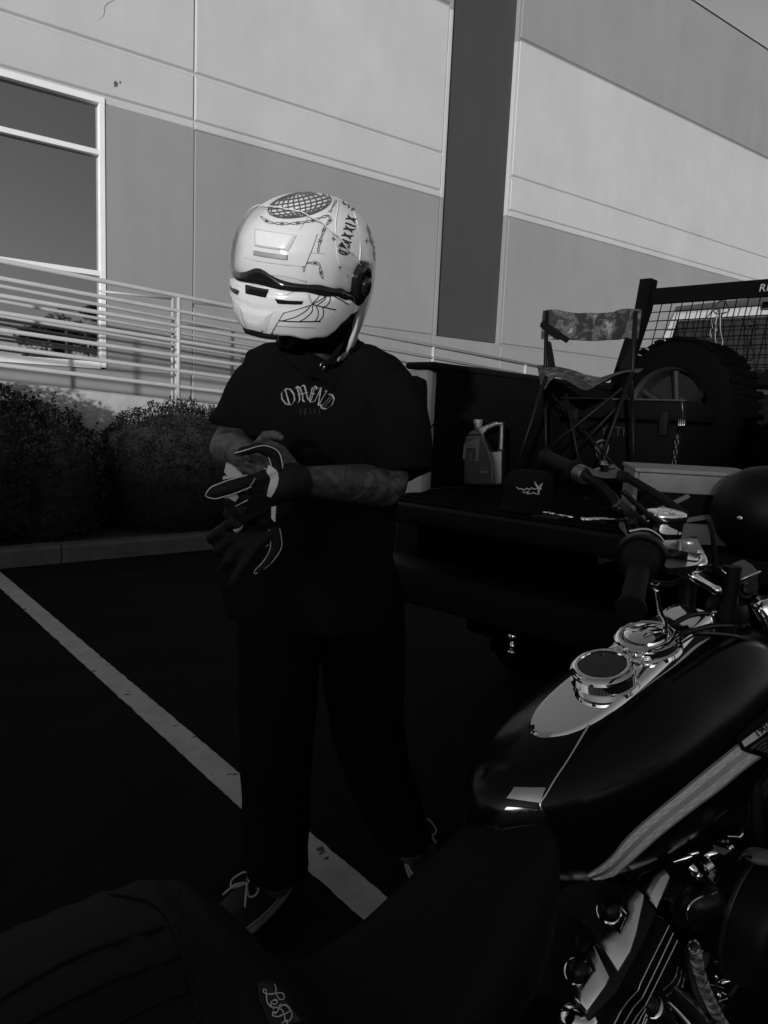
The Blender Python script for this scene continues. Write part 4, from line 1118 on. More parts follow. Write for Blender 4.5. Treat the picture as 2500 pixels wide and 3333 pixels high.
for t_ in (1.05, 4.6):
    for l_, ax_ in ((.0, TL_), (1.5, -TL_)):
        wheel(tk(t_, l_, .41), ax_, .41, .27, trk)
# cab
cab = MB()
def cring(t, zs, lw):     # section of the cab across the truck
    return [tk(t, .75 - lw[0], zs[0]), tk(t, .75 - lw[1], zs[1]), tk(t, .75 - lw[2], zs[2]), tk(t, .75 - lw[3] * .96, zs[3]), tk(t, .75, zs[3] + .03), tk(t, .75 + lw[3] * .96, zs[3]), tk(t, .75 + lw[2], zs[2]), tk(t, .75 + lw[1], zs[1]), tk(t, .75 + lw[0], zs[0])]
cab.loft([cring(2.28, (.62, 1.0, 1.50, 2.06), (.90, .93, .89, .70)), cring(2.34, (.60, 1.0, 1.52, 2.12), (.92, .95, .90, .72)), cring(3.0, (.60, 1.0, 1.52, 2.17), (.92, .96, .91, .74)), cring(3.6, (.60, 1.0, 1.50, 2.12), (.92, .96, .91, .72)), cring(4.15, (.60, 1.0, 1.42, 1.46), (.92, .96, .90, .86)), cring(5.2, (.62, .95, 1.28, 1.32), (.9, .93, .88, .8)), cring(5.45, (.66, .9, 1.1, 1.14), (.84, .86, .8, .7))])
cab.build('cab', m_tp, trk, auto=28)
mb = MB(); mb.prism([tk(2.268, .02, 1.60), tk(2.268, 1.48, 1.60), tk(2.282, 1.40, 2.02), tk(2.282, .10, 2.02)], TT_ * -.006); mb.build('rear_window', m_tglass, trk)
for sg in (-1, 1):
    mb = MB(); c = .75 + sg * .0
    mb.prism([tk(2.55, .75 + sg * .915, 1.56), tk(3.95, .75 + sg * .905, 1.52), tk(3.5, .75 + sg * .76, 2.05), tk(2.6, .75 + sg * .765, 2.07)], TL_ * sg * .006); mb.build('side_window', m_tglass, trk)
tbox('third_brake_light', 2.24, 2.27, .60, .90, 2.06, 2.10, m_tglass, bev=.006)
# cab rack: slanted posts, top bar and welded mesh
rack = empty('cab_rack', tk(2.1, .75, RZ_)); rack.parent = trk; rack.location = tk(2.1, .75, RZ_) - trk.location
PB = (-.065, .035)
def rpost(l_, sg):
    mb = MB(); h = .036; q = [(1.80, RZ_), (1.93, 1.83), (2.06, 2.07), (2.10, 2.255)]
    rings = [[tk(t_ - .05, l_ - h, z_), tk(t_ + .05, l_ - h, z_), tk(t_ + .05, l_ + h, z_), tk(t_ - .05, l_ + h, z_)] for t_, z_ in q]
    mb.loft(rings); mb.box(tk(1.82, l_, RZ_ + .008), (.14, .05, .008), TAX); return mb.build('rack_post', m_blackp, rack)
rpost(-.03, 1); rpost(1.53, -1)
mb = MB(); mb.box(tk(2.10, .75, 2.150), (.022, .745, .047), TAX, bev=.003); mb.build('top_bar', m_blackp, rack)
mb = MB(); mb.box(tk(1.9, .75, RZ_ + .05), (.02, .745, .03), TAX, bev=.003); mb.build('lower_bar', m_blackp, rack)
def slope_t(z): return 1.90 + (2.10 - 1.90) * (z - RZ_) / (2.13 - RZ_) + .0
for k in range(1, 24):
    l_ = .005 + k * .0625; mb = MB(); mb.tube([tk(slope_t(RZ_ + .05), l_, RZ_ + .05), tk(2.10, l_, 2.11)], .0033, 5); mb.build('mesh_wire', m_blackp, rack)
for k in range(1, 9):
    z_ = 2.105 - k * .056; mb = MB(); mb.tube([tk(slope_t(z_) - .006, .0, z_), tk(slope_t(z_) - .006, 1.5, z_)], .0033, 5); mb.build('mesh_wire', m_blackp, rack)
def text_obj(body, name, m, parent, origin, xdir, ydir, size, depth=.001, shear=0.0, spacing=1.0, offset=0.0):
    cu = bpy.data.curves.new(name, 'FONT'); cu.body = body; cu.size = size; cu.extrude = depth; cu.shear = shear; cu.space_character = spacing; cu.offset = offset
    o = bpy.data.objects.new('txt', cu); col.objects.link(o); dg = bpy.context.evaluated_depsgraph_get(); dg.update()
    me = bpy.data.meshes.new_from_object(o.evaluated_get(dg)); bpy.data.objects.remove(o)
    x = Vector(xdir).normalized(); y = Vector(ydir); y = (y - x * y.dot(x)).normalized(); z = x.cross(y)
    M4 = Matrix(((x.x, y.x, z.x, origin.x), (x.y, y.y, z.y, origin.y), (x.z, y.z, z.z, origin.z), (0, 0, 0, 1)))
    me.transform(M4); me.materials.clear()
    return link(name, me, m, parent)
m_dec = mat('pale_decal', .2, .6)
lx, lz = at_t(1634, 622, 2.075)
text_obj('RHINO', 'rack_lettering', m_dec, rack, tk(2.0755, lx + .012, 2.130), TL_, UZ, .058, .0008, .15, 1.08, .0004)

# ---------------------------------------------------------------- spare tyre standing in the bed
l_, z_ = at_t(1455, 905, 1.50)
sp = empty('spare_tyre', tk(1.5, l_, FZ), 'big black off-road spare tyre standing in the truck bed behind the folding chair', 'tyre')
wheel(tk(1.5, l_ + .03, FZ + .385), (TT_ * 1 + TL_ * .25 - UZ * .05).normalized(), .38, .26, sp, 'tyre')

# ---------------------------------------------------------------- hard cooler behind the chair
m_cool = mat('cooler_plastic', .004, .8, spec=.05, bump=.2, bscale=200); m_badge = mat('cooler_badge', .10, .5)
cl = empty('cooler', tk(1.1, .38, FZ), 'dark hard-sided cooler with shield sticker behind the folding chair legs', 'cooler')
tbox('cooler_body', .92, 1.32, .09, .70, FZ + .012, 1.37, m_cool, cl, bev=.03)
ld = tbox('cooler_lid', .90, 1.34, .07, .72, 1.375, 1.47, m_cool, cl, bev=.022)
mb = MB(); mb.box(tk(.905, .395, 1.472), (.012, .31, .004), TAX, bev=.003); mb.build('lid_edge', mat('lid_edge_worn', .03, .5), ld)  # strip along the lid's front edge, paler than the lid
for l_ in (.17, .62): tbox('latch', .885, .918, l_ - .02, l_ + .02, 1.31, 1.42, m_plast, cl, bev=.006)
text_obj('YETI', 'cooler_lettering', mat('dim_lettering', .016, .6), cl, tk(.917, .305, 1.30), TL_, UZ, .06, .0008, 0, 1.1)
cx, cz = at_t(1300, 972, .917)
def shield(k):
    pts = [(-.5, .55), (-.25, .72), (0, .78), (.25, .72), (.5, .55), (.52, .1), (.4, -.35), (.2, -.68), (0, -.8), (-.2, -.68), (-.4, -.35), (-.52, .1)]
    return [(x * k, y * k) for x, y in pts]
mb = MB(); o_ = [tk(.917, cx + x, cz + y) for x, y in shield(.068)]; i_ = [tk(.917, cx + x, cz + y) for x, y in shield(.056)]
o2_ = [p - TT_ * .0015 for p in o_]; i2_ = [p - TT_ * .0015 for p in i_]
mb.loft([o_, o2_, i2_, i_], caps=False); mb.build('sticker_rim', m_badge, cl)
mb = MB(); mb.prism([tk(.917, cx + x, cz + y) for x, y in ((-.03, .012), (-.012, .02), (0, .034), (.012, .02), (.03, .012), (.018, -.004), (.012, -.03), (0, -.012), (-.012, -.03), (-.018, -.004))], -TT_ * .0015); mb.build('sticker_emblem', m_badge, cl)

# ---------------------------------------------------------------- folding chair with camouflage cloth
def camo():
    m = mat('camouflage_cloth', .10, .9, bump=.35, bscale=60); t = m.node_tree; b = t.nodes['Principled BSDF']; tc = t.nodes.new('ShaderNodeTexCoord')
    n = t.nodes.new('ShaderNodeTexNoise'); n.inputs['Scale'].default_value = 17; n.inputs['Detail'].default_value = 5; n.inputs['Distortion'].default_value = .9
    t.links.new(tc.outputs['Object'], n.inputs['Vector']); cr = t.nodes.new('ShaderNodeValToRGB'); cr.color_ramp.interpolation = 'EASE'
    e = cr.color_ramp.elements; e[0].position = .36; e[0].color = (.006, .006, .006, 1); e[1].position = .72; e[1].color = (.17, .17, .17, 1)
    for p, g_ in ((.44, .010), (.50, .02), (.55, .07), (.60, .035)): q = e.new(p); q.color = (g_, g_, g_, 1)
    t.links.new(n.outputs['Fac'], cr.inputs[0]); t.links.new(cr.outputs[0], b.inputs['Base Color']); return m
m_camo = camo(); m_tube = mat('chair_black_tube', .004, .5, spec=.14); m_webb = mat('black_webbing', .004, .9, spec=.08)
chr_ = empty('folding_chair', tk(.6, .37, FZ), 'folding camp chair with camouflage back and seat standing in the truck bed', 'chair')
CT = .62
def cq(px, py, t=CT): l_, z_ = at_t(px, py, t); return tk(t, l_, z_)
def cloth(name, rows, thick, parent, seed=0, amp=.006):
    """rows: list of lists of points (grid) -> smooth thick cloth"""
    nr, nc = len(rows), len(rows[0]); vs = []; fs = []
    g1 = []
    for r_ in rows: g1.append(smooth_path(r_, 6))
    nc2 = len(g1[0]); cols = [smooth_path([g1[i][j] for i in range(nr)], 6) for j in range(nc2)]; nr2 = len(cols[0])
    for j in range(nc2):
        for i in range(nr2):
            p = cols[j][i]; k = noise.noise(Vector((p.x * 14 + seed, p.y * 14, p.z * 16))) * amp; vs.append(p - TT_ * k + UZ * k * .5)
    N = len(vs); vs += [v + TT_ * thick - UZ * thick * .3 for v in vs]
    for j in range(nc2 - 1):
        for i in range(nr2 - 1):
            a = j * nr2 + i; q = (a, a + 1, a + nr2 + 1, a + nr2); fs.append(q); fs.append(tuple(N + k for k in q[::-1]))
    for j in range(nc2 - 1):
        for i in (0, nr2 - 1): a = j * nr2 + i; fs.append((a, a + nr2, N + a + nr2, N + a))
    for i in range(nr2 - 1):
        for j in (0, nc2 - 1): a = j * nr2 + i; fs.append((a, a + 1, N + a + 1, N + a))
    mb = MB(); mb.add(vs, fs); return mb.build(name, m_camo, parent, smooth=True)
top = [(1173, 671), (1200, 668), (1235, 675), (1280, 676), (1320, 674), (1345, 667), (1385, 669)]
bot = [(1168, 730), (1200, 733), (1235, 734), (1280, 735), (1320, 733), (1345, 731), (1377, 731)]
rows = []
for f_ in (0, .33, .66, 1):
    rows.append([cq(a[0] + (b[0] - a[0]) * f_, a[1] + (b[1] - a[1]) * f_, CT + .05 * math.sin(math.pi * i / 6)) for i, (a, b) in enumerate(zip(top, bot))])
cloth('backrest', rows, .006, chr_, 1)
# seat: hammock cloth sagging between the frame rails, front edge lower
bk_ = [(1160, 788), (1195, 790), (1240, 800), (1285, 815), (1320, 808), (1350, 800), (1388, 796)]
ft = [(1172, 845), (1195, 815), (1225, 822), (1262, 842), (1290, 830), (1325, 812), (1365, 800)]
rows = [[cq(*p, CT + .04) for p in bk_], [cq((a[0] + b[0]) / 2, (a[1] + b[1]) / 2 + 6, CT - .12) for a, b in zip(bk_, ft)], [cq(*p, CT - .30) for p in ft]]
cloth('seat', rows, .006, chr_, 3, .004)
def ctube(name, pts, r=.009): mb = MB(); mb.tube(pts, r, 8); return mb.build(name, m_tube, chr_, smooth=True)
for px0, px1, lx_ in ((1181, 1178, 0), (1373, 1366, 1)):
    ctube('back_post', [cq(px0, 672), cq(px1, 800), Vector(cq(px1 - (2 if lx_ else -2), 880))], .0095)
Lb, _z = at_t(1178, 1040, CT); Rb, _z = at_t(1352, 1050, CT)
ctube('leg', [cq(1178, 860), tk(CT + .05, Lb - .02, FZ + .01)]); ctube('leg', [cq(1366, 860), tk(CT + .05, Rb + .02, FZ + .01)])
fa, fb = tk(CT - .36, Lb + .03, FZ + .01), tk(CT - .36, Rb - .0, FZ + .01)
ctube('leg', [cq(1180, 812, CT - .3), fa]); ctube('leg', [cq(1366, 803, CT - .3), fb])
ctube('cross_tube', [cq(1222, 850, CT - .34), tk(CT - .35, Rb - .02, FZ + .05)], .007); ctube('cross_tube', [cq(1345, 838, CT - .34), tk(CT - .35, Lb + .02, FZ + .05)], .007)
ctube('cross_tube', [cq(1190, 850, CT + .05), tk(CT + .06, Rb, FZ + .05)], .007); ctube('cross_tube', [cq(1360, 850, CT + .05), tk(CT + .06, Lb, FZ + .05)], .007)
for pp in (fa, fb, tk(CT + .05, Lb - .02, FZ + .01), tk(CT + .05, Rb + .02, FZ + .01)):
    mb = MB(); mb.lathe(pp - UZ * .01, UZ, [(0, .018), (.012, .018), (.022, .010)], 12); mb.build('foot', m_tube, chr_)
# triangular side gussets and the loose strap
mb = MB(); mb.prism([cq(1183, 735), cq(1190, 740), cq(1199, 792), cq(1183, 792)], TT_ * .004); mb.build('side_gusset', m_webb, chr_)
mb = MB(); mb.prism([cq(1368, 733), cq(1371, 770), cq(1371, 797), cq(1337, 797), cq(1362, 745)], TT_ * .004); mb.build('side_gusset', m_webb, chr_)
mb = MB(); mb.prism([cq(1168, 697, CT - .01), cq(1174, 692, CT - .01), cq(1230, 731, CT - .02), cq(1223, 741, CT - .02), cq(1166, 706, CT - .01)], TT_ * .005); mb.build('loose_strap', m_webb, chr_)

# ---------------------------------------------------------------- oil jug
m_jug = mat('jug_plastic', .03, .35); m_jl = mat('jug_label_pale', .12, .5); m_jd = mat('jug_label_dark', .01, .5); m_jt = mat('jug_text', .11, .6)
JT = .30
_ja, _jb = G(1004, 1051, FZ), G(1086, 1057, FZ); JD = (_jb - _ja).normalized(); JN = Vector((-JD.y, JD.x, 0)); JN = JN if JN.y > 0 else -JN
def jq(zx, zy, t=0):
    v = ray((1400 + zx / 5.53) / S, (1340 + zy / 5.53) / S); o = Vector((0, 0, CAM_H)); return o + v * ((_ja - o).dot(JN) / v.dot(JN))
jug = empty('oil_jug', _ja, 'grey plastic motor oil jug with number one label standing against the bed side', 'jug')
dT = JN * .10
body_ = [(590, 1300), (1130, 1330), (1300, 1310), (1300, 180), (1150, 170), (900, 270), (640, 420), (600, 580)]
mb = MB(); hole = [(1020, 440), (1070, 720), (1205, 670), (1240, 260)]
def smooth_poly(poly, r=.25):
    out = []; n = len(poly)
    for i in range(n):
        p0, p1, p2 = Vector(poly[i - 1]), Vector(poly[i]), Vector(poly[(i + 1) % n]); out += [tuple(p1.lerp(p0, min(.25, 30 / (p1 - p0).length))), tuple(p1), tuple(p1.lerp(p2, min(.25, 30 / (p1 - p2).length)))]
    return out
# main body below the handle, front shoulder, handle bar: convex pieces fused together
for poly, th in (([(600, 1310), (1120, 1330), (1300, 1310), (1300, 700), (1080, 720), (930, 420), (640, 430), (595, 600)], 1.0), ([(640, 430), (930, 430), (1010, 330), (1240, 230), (1300, 190), (1150, 170), (900, 270), (700, 340)], .45), ([(1235, 180), (1310, 185), (1300, 760), (1205, 720)], .4)):
    off = dT * (1 - th) * .5; mb.prism([jq(*p) + off for p in poly], dT * th)
jb = fuse(mb, .0045, 3); link('jug_body', jb, m_jug, jug)
mb = MB(); c0 = jq(830, 300) + dT * .5; c1 = jq(830, 215) + dT * .5
mb.lathe(c0, UZ, [(-.01, .018), (.02, .018)], 20); mb.lathe(c1, UZ, [(0, .021), (.018, .021), (.020, .018)], 24); mb.build('screw_cap', m_jl, jug, auto=40)
def jpan(name, poly, m, o): mb = MB(); mb.prism([jq(*p) - JN * o for p in poly], JN * -.0009); return mb.build(name, m, jug)
jpan('label_panel', [(610, 590), (880, 450), (900, 500), (868, 890), (590, 850)], m_jl, .0045)
jpan('label_number_field', [(655, 645), (835, 660), (818, 865), (640, 855)], m_jd, .0062)
x_ = jq(722, 850) - JN * .0078; text_obj('1', 'label_number', m_jt, jug, x_ - JD * .008, JD, UZ, .040, .0005, 0, 1, .0008)
text_obj('Mobil', 'label_word', m_jd, jug, jq(668, 625) - JN * .0062, JD, UZ, .0165, .0004)
jpan('label_bar', [(680, 1050), (860, 1060), (860, 1085), (680, 1078)], mat('dim_label', .05, .5), .0045); jpan('label_bar', [(905, 1055), (1040, 1065), (1035, 1110), (905, 1105)], m_jt, .0045)
text_obj('0W-20', 'label_grade', m_jt, jug, jq(905, 1020) - JN * .0045, JD, UZ, .012, .0004)
mb = MB(); mb.tube(smooth_path([jq(940, 400) - JN * .001, jq(1000, 590) - JN * .002, jq(1070, 790) - JN * .002, jq(1115, 970) - JN * .002, jq(1120, 1290) - JN * .001], 6), [.004] * 6 + [.0055] * 19, 8); mb.build('side_rib', m_jl, jug, smooth=True)

# ---------------------------------------------------------------- snapback cap on the tailgate
m_cap = mat('cap_twill', .008, .9, spec=.05, bump=.3, bscale=300); m_emb = mat('cap_embroidery', .42, .8)
cc = tk(-.21, .60, FZ + .004)
cap = empty('cap', cc, 'dark flat-brimmed cap with pale rabbit-head embroidery resting on the tailgate', 'cap')
fd = (-TT_ * .95 - TL_ * -.2).normalized(); fd = (Vector((0, 0, 0)) - (cc - Vector((0, 0, 0)))); fd.z = 0; fd = (fd.normalized() + TL_ * -.12).normalized(); sd_ = Vector((-fd.y, fd.x, 0))
mb = MB(); rings = []
for i in range(9):
    t = i / 8; z_ = .018 + .115 * math.sin(t * math.pi / 2) ** .9; r_ = .088 * (1 - t ** 3.2) ** .5 + .0005
    rings.append([cc + UZ * (z_ + .004) + (fd * math.cos(k * math.pi / 16) * r_ * 1.08 + sd_ * math.sin(k * math.pi / 16) * r_) for k in range(32)])
mb.loft(rings, True); cr_ = mb.build('crown', m_cap, cap, auto=60)
cbv = BVHTree.FromPolygons([Vector(v) for v in mb.v], [f for f in mb.f])
mb = MB(); up1 = []; 
n = 18; A = []; B_ = []
for i in range(n + 1):
    th = -math.pi / 2 * .82 + math.pi * .82 * i / n
    base = cc + fd * math.cos(th) * .088 + sd_ * math.sin(th) * .084 + UZ * .028
    outp = cc + fd * (.062 + math.cos(th) * .100) + sd_ * math.sin(th) * .094 + UZ * (.000 + .006 * math.cos(th * 1.2))
    A.append(base); B_.append(outp)
vs = A + B_ + [p - UZ * .003 for p in A] + [p - UZ * .003 for p in B_]; N = n + 1; fs = []
for i in range(n):
    fs += [(i, i + 1, N + i + 1, N + i), (2 * N + i, 3 * N + i, 3 * N + i + 1, 2 * N + i + 1), (N + i, N + i + 1, 3 * N + i + 1, 3 * N + i), (i, 2 * N + i, 2 * N + i + 1, i + 1)]
fs += [(0, N, 3 * N, 2 * N), (n, 2 * N + n, 3 * N + n, N + n)]
mb.add(vs, fs); mb.build('brim', m_cap, cap, auto=40)
mb = MB(); mb.sphere(cc + UZ * .138, .008, 12, 8, sc=(1, 1, .7)); mb.build('top_button', m_cap, cap, smooth=True)
def cpx(zx, zy): return (1300 + zx / 2.37) / S, (1250 + zy / 2.37) / S
mb = MB()
strokes(mb, [[cpx(*p) for p in pp] for pp in ([(905, 795), (925, 812), (945, 806), (960, 820), (985, 802), (1000, 815), (1020, 800), (1040, 812), (1055, 806)], [(950, 832), (975, 838), (1000, 826), (985, 846), (1010, 846), (1040, 838), (1060, 850)])], 2.0, cbv, off=.001, step=.7)
if mb.f: mb.build('script_embroidery', m_emb, cap)
mb = MB()
strokes(mb, [[cpx(*p) + (w_,) for *p, w_ in pp] for pp in ([(1043, 752, .5), (1052, 775, 1.3), (1068, 795, 1.4)], [(1102, 764, .5), (1092, 782, 1.3), (1076, 797, 1.4)], [(1058, 800, 1.0), (1072, 806, 3.0), (1086, 806, 2.4), (1094, 812, .8)], [(1072, 800, 2.0), (1074, 830, 1.5), (1070, 855, .8)])], 2.6, cbv, off=.0013, step=.6)
if mb.f: mb.build('rabbit_embroidery', m_emb, cap)

# ---------------------------------------------------------------- small things on the tailgate and rack
a, b = tk(-.235, .64, FZ + .012), tk(-.262, .805, FZ + .012)
a, b = G(1165, 1105, FZ + .012), G(1238, 1118, FZ + .012)
rod = MB(); rod.tube([a, a.lerp(b, .42)], .0055, 10); rod.tube([a.lerp(b, .40), b], .0042, 10); rod.tube([a.lerp(b, .38), a.lerp(b, .44)], .0065, 10)
tag(rod.build('tyre_gauge', m_chrome, smooth=True), 'slim chrome tyre gauge lying on the tailgate beside the cap brim', 'gauge')
# slatted crate
m_crate = mat('crate_grey_plastic', .2, .7, noise_amt=.25, nscale=14, bump=.3, bscale=60)
CR0 = G(1368, 1166, FZ)
cw = .30; cdx = Vector((.98, -.20, 0)).normalized(); cdy = Vector((-cdx.y, cdx.x, 0)); cax = (cdx, cdy, UZ); CH = .20; CDp = .24
crt = empty('crate', CR0, 'grey slatted crate with cross braces near the headlamp on the tailgate', 'crate')
def cbox(name, x0, x1, y0, y1, z0, z1, bev=.003, m=m_crate): mb = MB(); mb.box(CR0 + cdx * (x0 + x1) / 2 + cdy * (y0 + y1) / 2 + UZ * (z0 + z1) / 2, ((x1 - x0) / 2, (y1 - y0) / 2, (z1 - z0) / 2), cax, bev=bev); return mb.build(name, m, crt)
cbox('front_board', 0, cw, 0, .012, .135, .185); cbox('front_board', 0, cw, 0, .012, .0, .055)
cbox('back_board', 0, cw, CDp - .012, CDp, 0, .185); cbox('side_board', -.013, -.0005, 0, CDp, 0, .185); cbox('side_board', cw + .0005, cw + .013, 0, CDp, 0, .185)
for k in range(7): cbox('lid_slat', -.012, cw + .012, .002 + k * .043, .036 + k * .043, .1865, .198)
cbox('inner_panel', .01, cw - .01, .03, .034, .0, .18, m=m_plast)
for (x0, z0, x1, z1) in ((.02, .06, cw * .45, .13), (cw * .35, .055, cw - .01, .10)):
    mb = MB(); p = CR0 + cdx * x0 + cdy * .018 + UZ * z0; q = CR0 + cdx * x1 + cdy * .018 + UZ * z1; d = (q - p).normalized(); mb.box((p + q) / 2, ((q - p).length / 2, .003, .006), (d, cdy, d.cross(cdy))); mb.build('brace', m_crate, crt)
# linked carabiners
m_carab = mat('worn_carabiner', .10, .4, .8)
def carab(pts, r, label):
    mb = MB(); mb.tube(smooth_path(pts + [pts[0]], 5)[:-1], r, 8, closed=True); tag(mb.build('carabiner', m_carab, smooth=True), label, 'carabiner', 'carabiners hung on the cab rack')
tt = 1.98
def kq(px, py, t=tt): l_, z_ = at_t(px, py, t); return tk(t, l_, z_)
carab([kq(1539, 668), kq(1550, 655, 2.04), kq(1556, 650, 2.1), kq(1566, 652, 2.11), kq(1573, 664, 2.05), kq(1574, 672), kq(1556, 678), kq(1545, 676)], .0042, 'upper carabiner clipped over the rack mesh, broad loop')
carab([kq(1550, 672, 1.97), kq(1553, 668, 1.97), kq(1556, 676, 1.97), kq(1556, 712, 1.97), kq(1561, 738, 1.97), kq(1557, 750, 1.97), kq(1550, 750, 1.97), kq(1545, 730, 1.97), kq(1546, 700, 1.97)], .0045, 'lower long carabiner hanging from the broad one on the rack')
carab([kq(1536, 688, 1.96), kq(1540, 690, 1.96), kq(1547, 706, 1.96), kq(1548, 716, 1.96), kq(1540, 718, 1.96), kq(1536, 724, 1.96), kq(1538, 730, 1.96), kq(1534, 726, 1.96), kq(1535, 712, 1.96), kq(1539, 708, 1.96)], .0030, 'small bent carabiner gate hanging left of the long one')
# tie-down chain over the cooler end
ch = empty('tie_down_chain', kq(1470, 900, .9), 'bright tie-down chain with ridged tensioner hanging right of the cooler', 'chain')
mb = MB(); mb.tube([kq(1472, 857, .9), kq(1476, 902, .9)], .004, 6); mb.build('hook_bar', m_carab, ch, smooth=True)
for k in range(4): mb = MB(); mb.tube([kq(1466.5 + k * 4, 905 + abs(k - 1), .9), kq(1465.5 + k * 4, 934 - abs(k - 1) * 2, .9)], .0036, 6); mb.build('tensioner_bar', m_chrome, ch, smooth=True)
for k in range(9):
    py = 944 + k * 11; px = 1463 - k * 1.4; c = kq(px, py, .9); mb = MB(); s2 = TL_ if k % 2 else TT_
    mb.tube([c + s2 * .008 * math.cos(a_) + UZ * .013 * math.sin(a_) for a_ in [i * math.pi / 6 for i in range(12)]], .0028, 6, closed=True); mb.build('chain_link', m_carab, ch, smooth=True)
# ---------------------------------------------------------------- motorcycle (right foreground)
_ba = R(38)
BF = Vector((math.cos(_ba), math.sin(_ba), 0)); BR = Vector((math.sin(_ba), -math.cos(_ba), 0)); BAX = (BF, BR, UZ); B0 = Vector((.419, 1.272, 0))
def bk(b, r, z): return B0 + BF * b + BR * r + UZ * z
def at_pl(px, py, pt, n):
    v = ray(px, py); o = Vector((0, 0, CAM_H)); k = (pt - o).dot(n) / v.dot(n); return o + v * k
def at_r(px, py, r): return at_pl(px, py, bk(0, r, 0), BR)
m_tank = mat('tank_black_lacquer', .004, .22, coat=.08, spec=.16); m_tank.node_tree.nodes['Principled BSDF'].inputs['Coat Roughness'].default_value = .03
m_bchr = mat('bike_chrome', .85, .05, 1.0)
m_satin = mat('satin_chrome', .92, .16, 1.0, bump=.05, bscale=30)
m_rub = mat('grip_rubber', .006, .7, spec=.18)
m_seat = mat('seat_leather', .004, .6, spec=.12, bump=.25, bscale=220)
m_bblk = mat('engine_black', .006, .35, spec=.25)
m_mach = mat('machined_edge', .34, .4, 1.0)
m_gdial = mat('gauge_dial', .010, .25)
bike = empty('motorcycle', bk(0, 0, 0), 'black cruiser motorcycle with chrome tank console in the right foreground, seat nearest the viewer', 'motorcycle')

# tank
TS = [(-.315, .020, .735, .70, .66), (-.30, .045, .765, .715, .645), (-.25, .088, .800, .72, .60), (-.16, .125, .835, .72, .565), (-.05, .152, .868, .73, .545), (.06, .163, .898, .74, .535), (.17, .163, .920, .745, .535), (.28, .160, .940, .76, .545), (.40, .150, .945, .77, .57), (.50, .115, .92, .78, .61), (.56, .06, .88, .78, .66), (.575, .02, .84, .78, .72)]
def tank_ring(b, w_, zt, zs, zb, n=48):
    out = []
    for k in range(n):
        th = 2 * math.pi * k / n; c, s_ = math.cos(th), math.sin(th)
        if s_ >= 0: x = math.copysign(abs(c) ** .80, c) * w_; z = zs + (zt - zs) * abs(s_) ** .86
        else: x = math.copysign(abs(c) ** .75, c) * w_; z = zs - (zs - zb) * abs(s_) ** .9
        out.append(bk(b, x, z))
    return out
def interp_sec(tab, n):
    pts = [Vector(t[:4] if len(t) > 4 else t) for t in tab]; rows = []
    import itertools
    for i in range(len(tab) - 1):
        p0 = tab[max(0, i - 1)]; p1 = tab[i]; p2 = tab[i + 1]; p3 = tab[min(len(tab) - 1, i + 2)]
        for j in range(n):
            t = j / n; rows.append(tuple(.5 * ((2 * b_) + (c - a) * t + (2 * a - 5 * b_ + 4 * c - d) * t * t + (3 * b_ - a - 3 * c + d) * t ** 3) for a, b_, c, d in zip(p0, p1, p2, p3)))
    rows.append(tab[-1]); return rows
tm = MB(); tm.loft([tank_ring(*r_) for r_ in interp_sec(TS, 5)])
tank = tm.build('fuel_tank', m_tank, bike, smooth=True)
tb = BVHTree.FromPolygons([Vector(v) for v in tm.v], tm.f)
def z5(x, y): return (1700 + x / 2.074) / S, (2300 + y / 2.074) / S
def px_patch(name, up, lo, nu, nv, off, m, parent, bvh, lift=None):
    """surface sheet between two picture curves, laid on bvh"""
    U = smooth_path([(*p, 0) for p in up], nu); L_ = smooth_path([(*p, 0) for p in lo], nu); n = min(len(U), len(L_)); grid = []
    for i in range(n):
        row = []
        for j in range(nv + 1):
            q = U[i].lerp(L_[i], j / nv); row.append(onto(bvh, q.x, q.y, off))
        grid.append(row)
    mb = MB(); vs = []; idx = {}
    for i in range(n):
        for j in range(nv + 1):
            if grid[i][j] is not None: idx[(i, j)] = len(vs); vs.append(grid[i][j])
    fs = [(idx[(i, j)], idx[(i + 1, j)], idx[(i + 1, j + 1)], idx[(i, j + 1)]) for i in range(n - 1) for j in range(nv) if all(k in idx for k in ((i, j), (i + 1, j), (i + 1, j + 1), (i, j + 1)))]
    mb.add(vs, fs)
    return mb.build(name, m, parent, smooth=True) if fs else None
UPc = [z5(*p) for p in [(430, 1130), (520, 1070), (600, 1000), (680, 900), (765, 815), (870, 722), (1000, 615), (1200, 450), (1425, 268), (1560, 160)]]
LOc = [z5(*p) for p in [(490, 1168), (600, 1150), (700, 1075), (830, 960), (930, 870), (1050, 775), (1160, 690), (1330, 565), (1500, 425), (1640, 320)]]
def lerp_c(a, b, f): return [(p[0] + (q[0] - p[0]) * f, p[1] + (q[1] - p[1]) * f) for p, q in zip(a, b)]
band = px_patch('tank_band', UPc, LOc, 6, 6, .0012, mat('band_grey_edge', .3, .4, .3), tank, tb)
px_patch('band_inlay', lerp_c(UPc, LOc, .10), lerp_c(UPc, LOc, .90), 6, 6, .0018, mat('band_silver', .85, .4, .0, noise_amt=.08, nscale=30), band, tb)
stl = MB()
for f_ in (.40, .46, .52, .58):
    c = [tuple(v)[:2] for v in smooth_path([(*p, 0) for p in lerp_c(UPc, LOc, f_)], 6)]; strokes(stl, [c], 1.2, tb, off=.0022, step=3)
stl.build('band_pinstripes', m_bblk, band)
hb_m = MB(); Lc = [Vector((*p, 0)) for p in UPc]; fineU = smooth_path([(*p, 0) for p in UPc], 10); fineL = smooth_path([(*p, 0) for p in LOc], 10)
def onband(u, v): i = u * (len(fineU) - 1); k = min(len(fineU) - 2, int(i)); t = i - k; a = fineU[k].lerp(fineU[k + 1], t); b_ = fineL[k].lerp(fineL[k + 1], t); q = a.lerp(b_, v); return (q.x, q.y)
hp_ = []
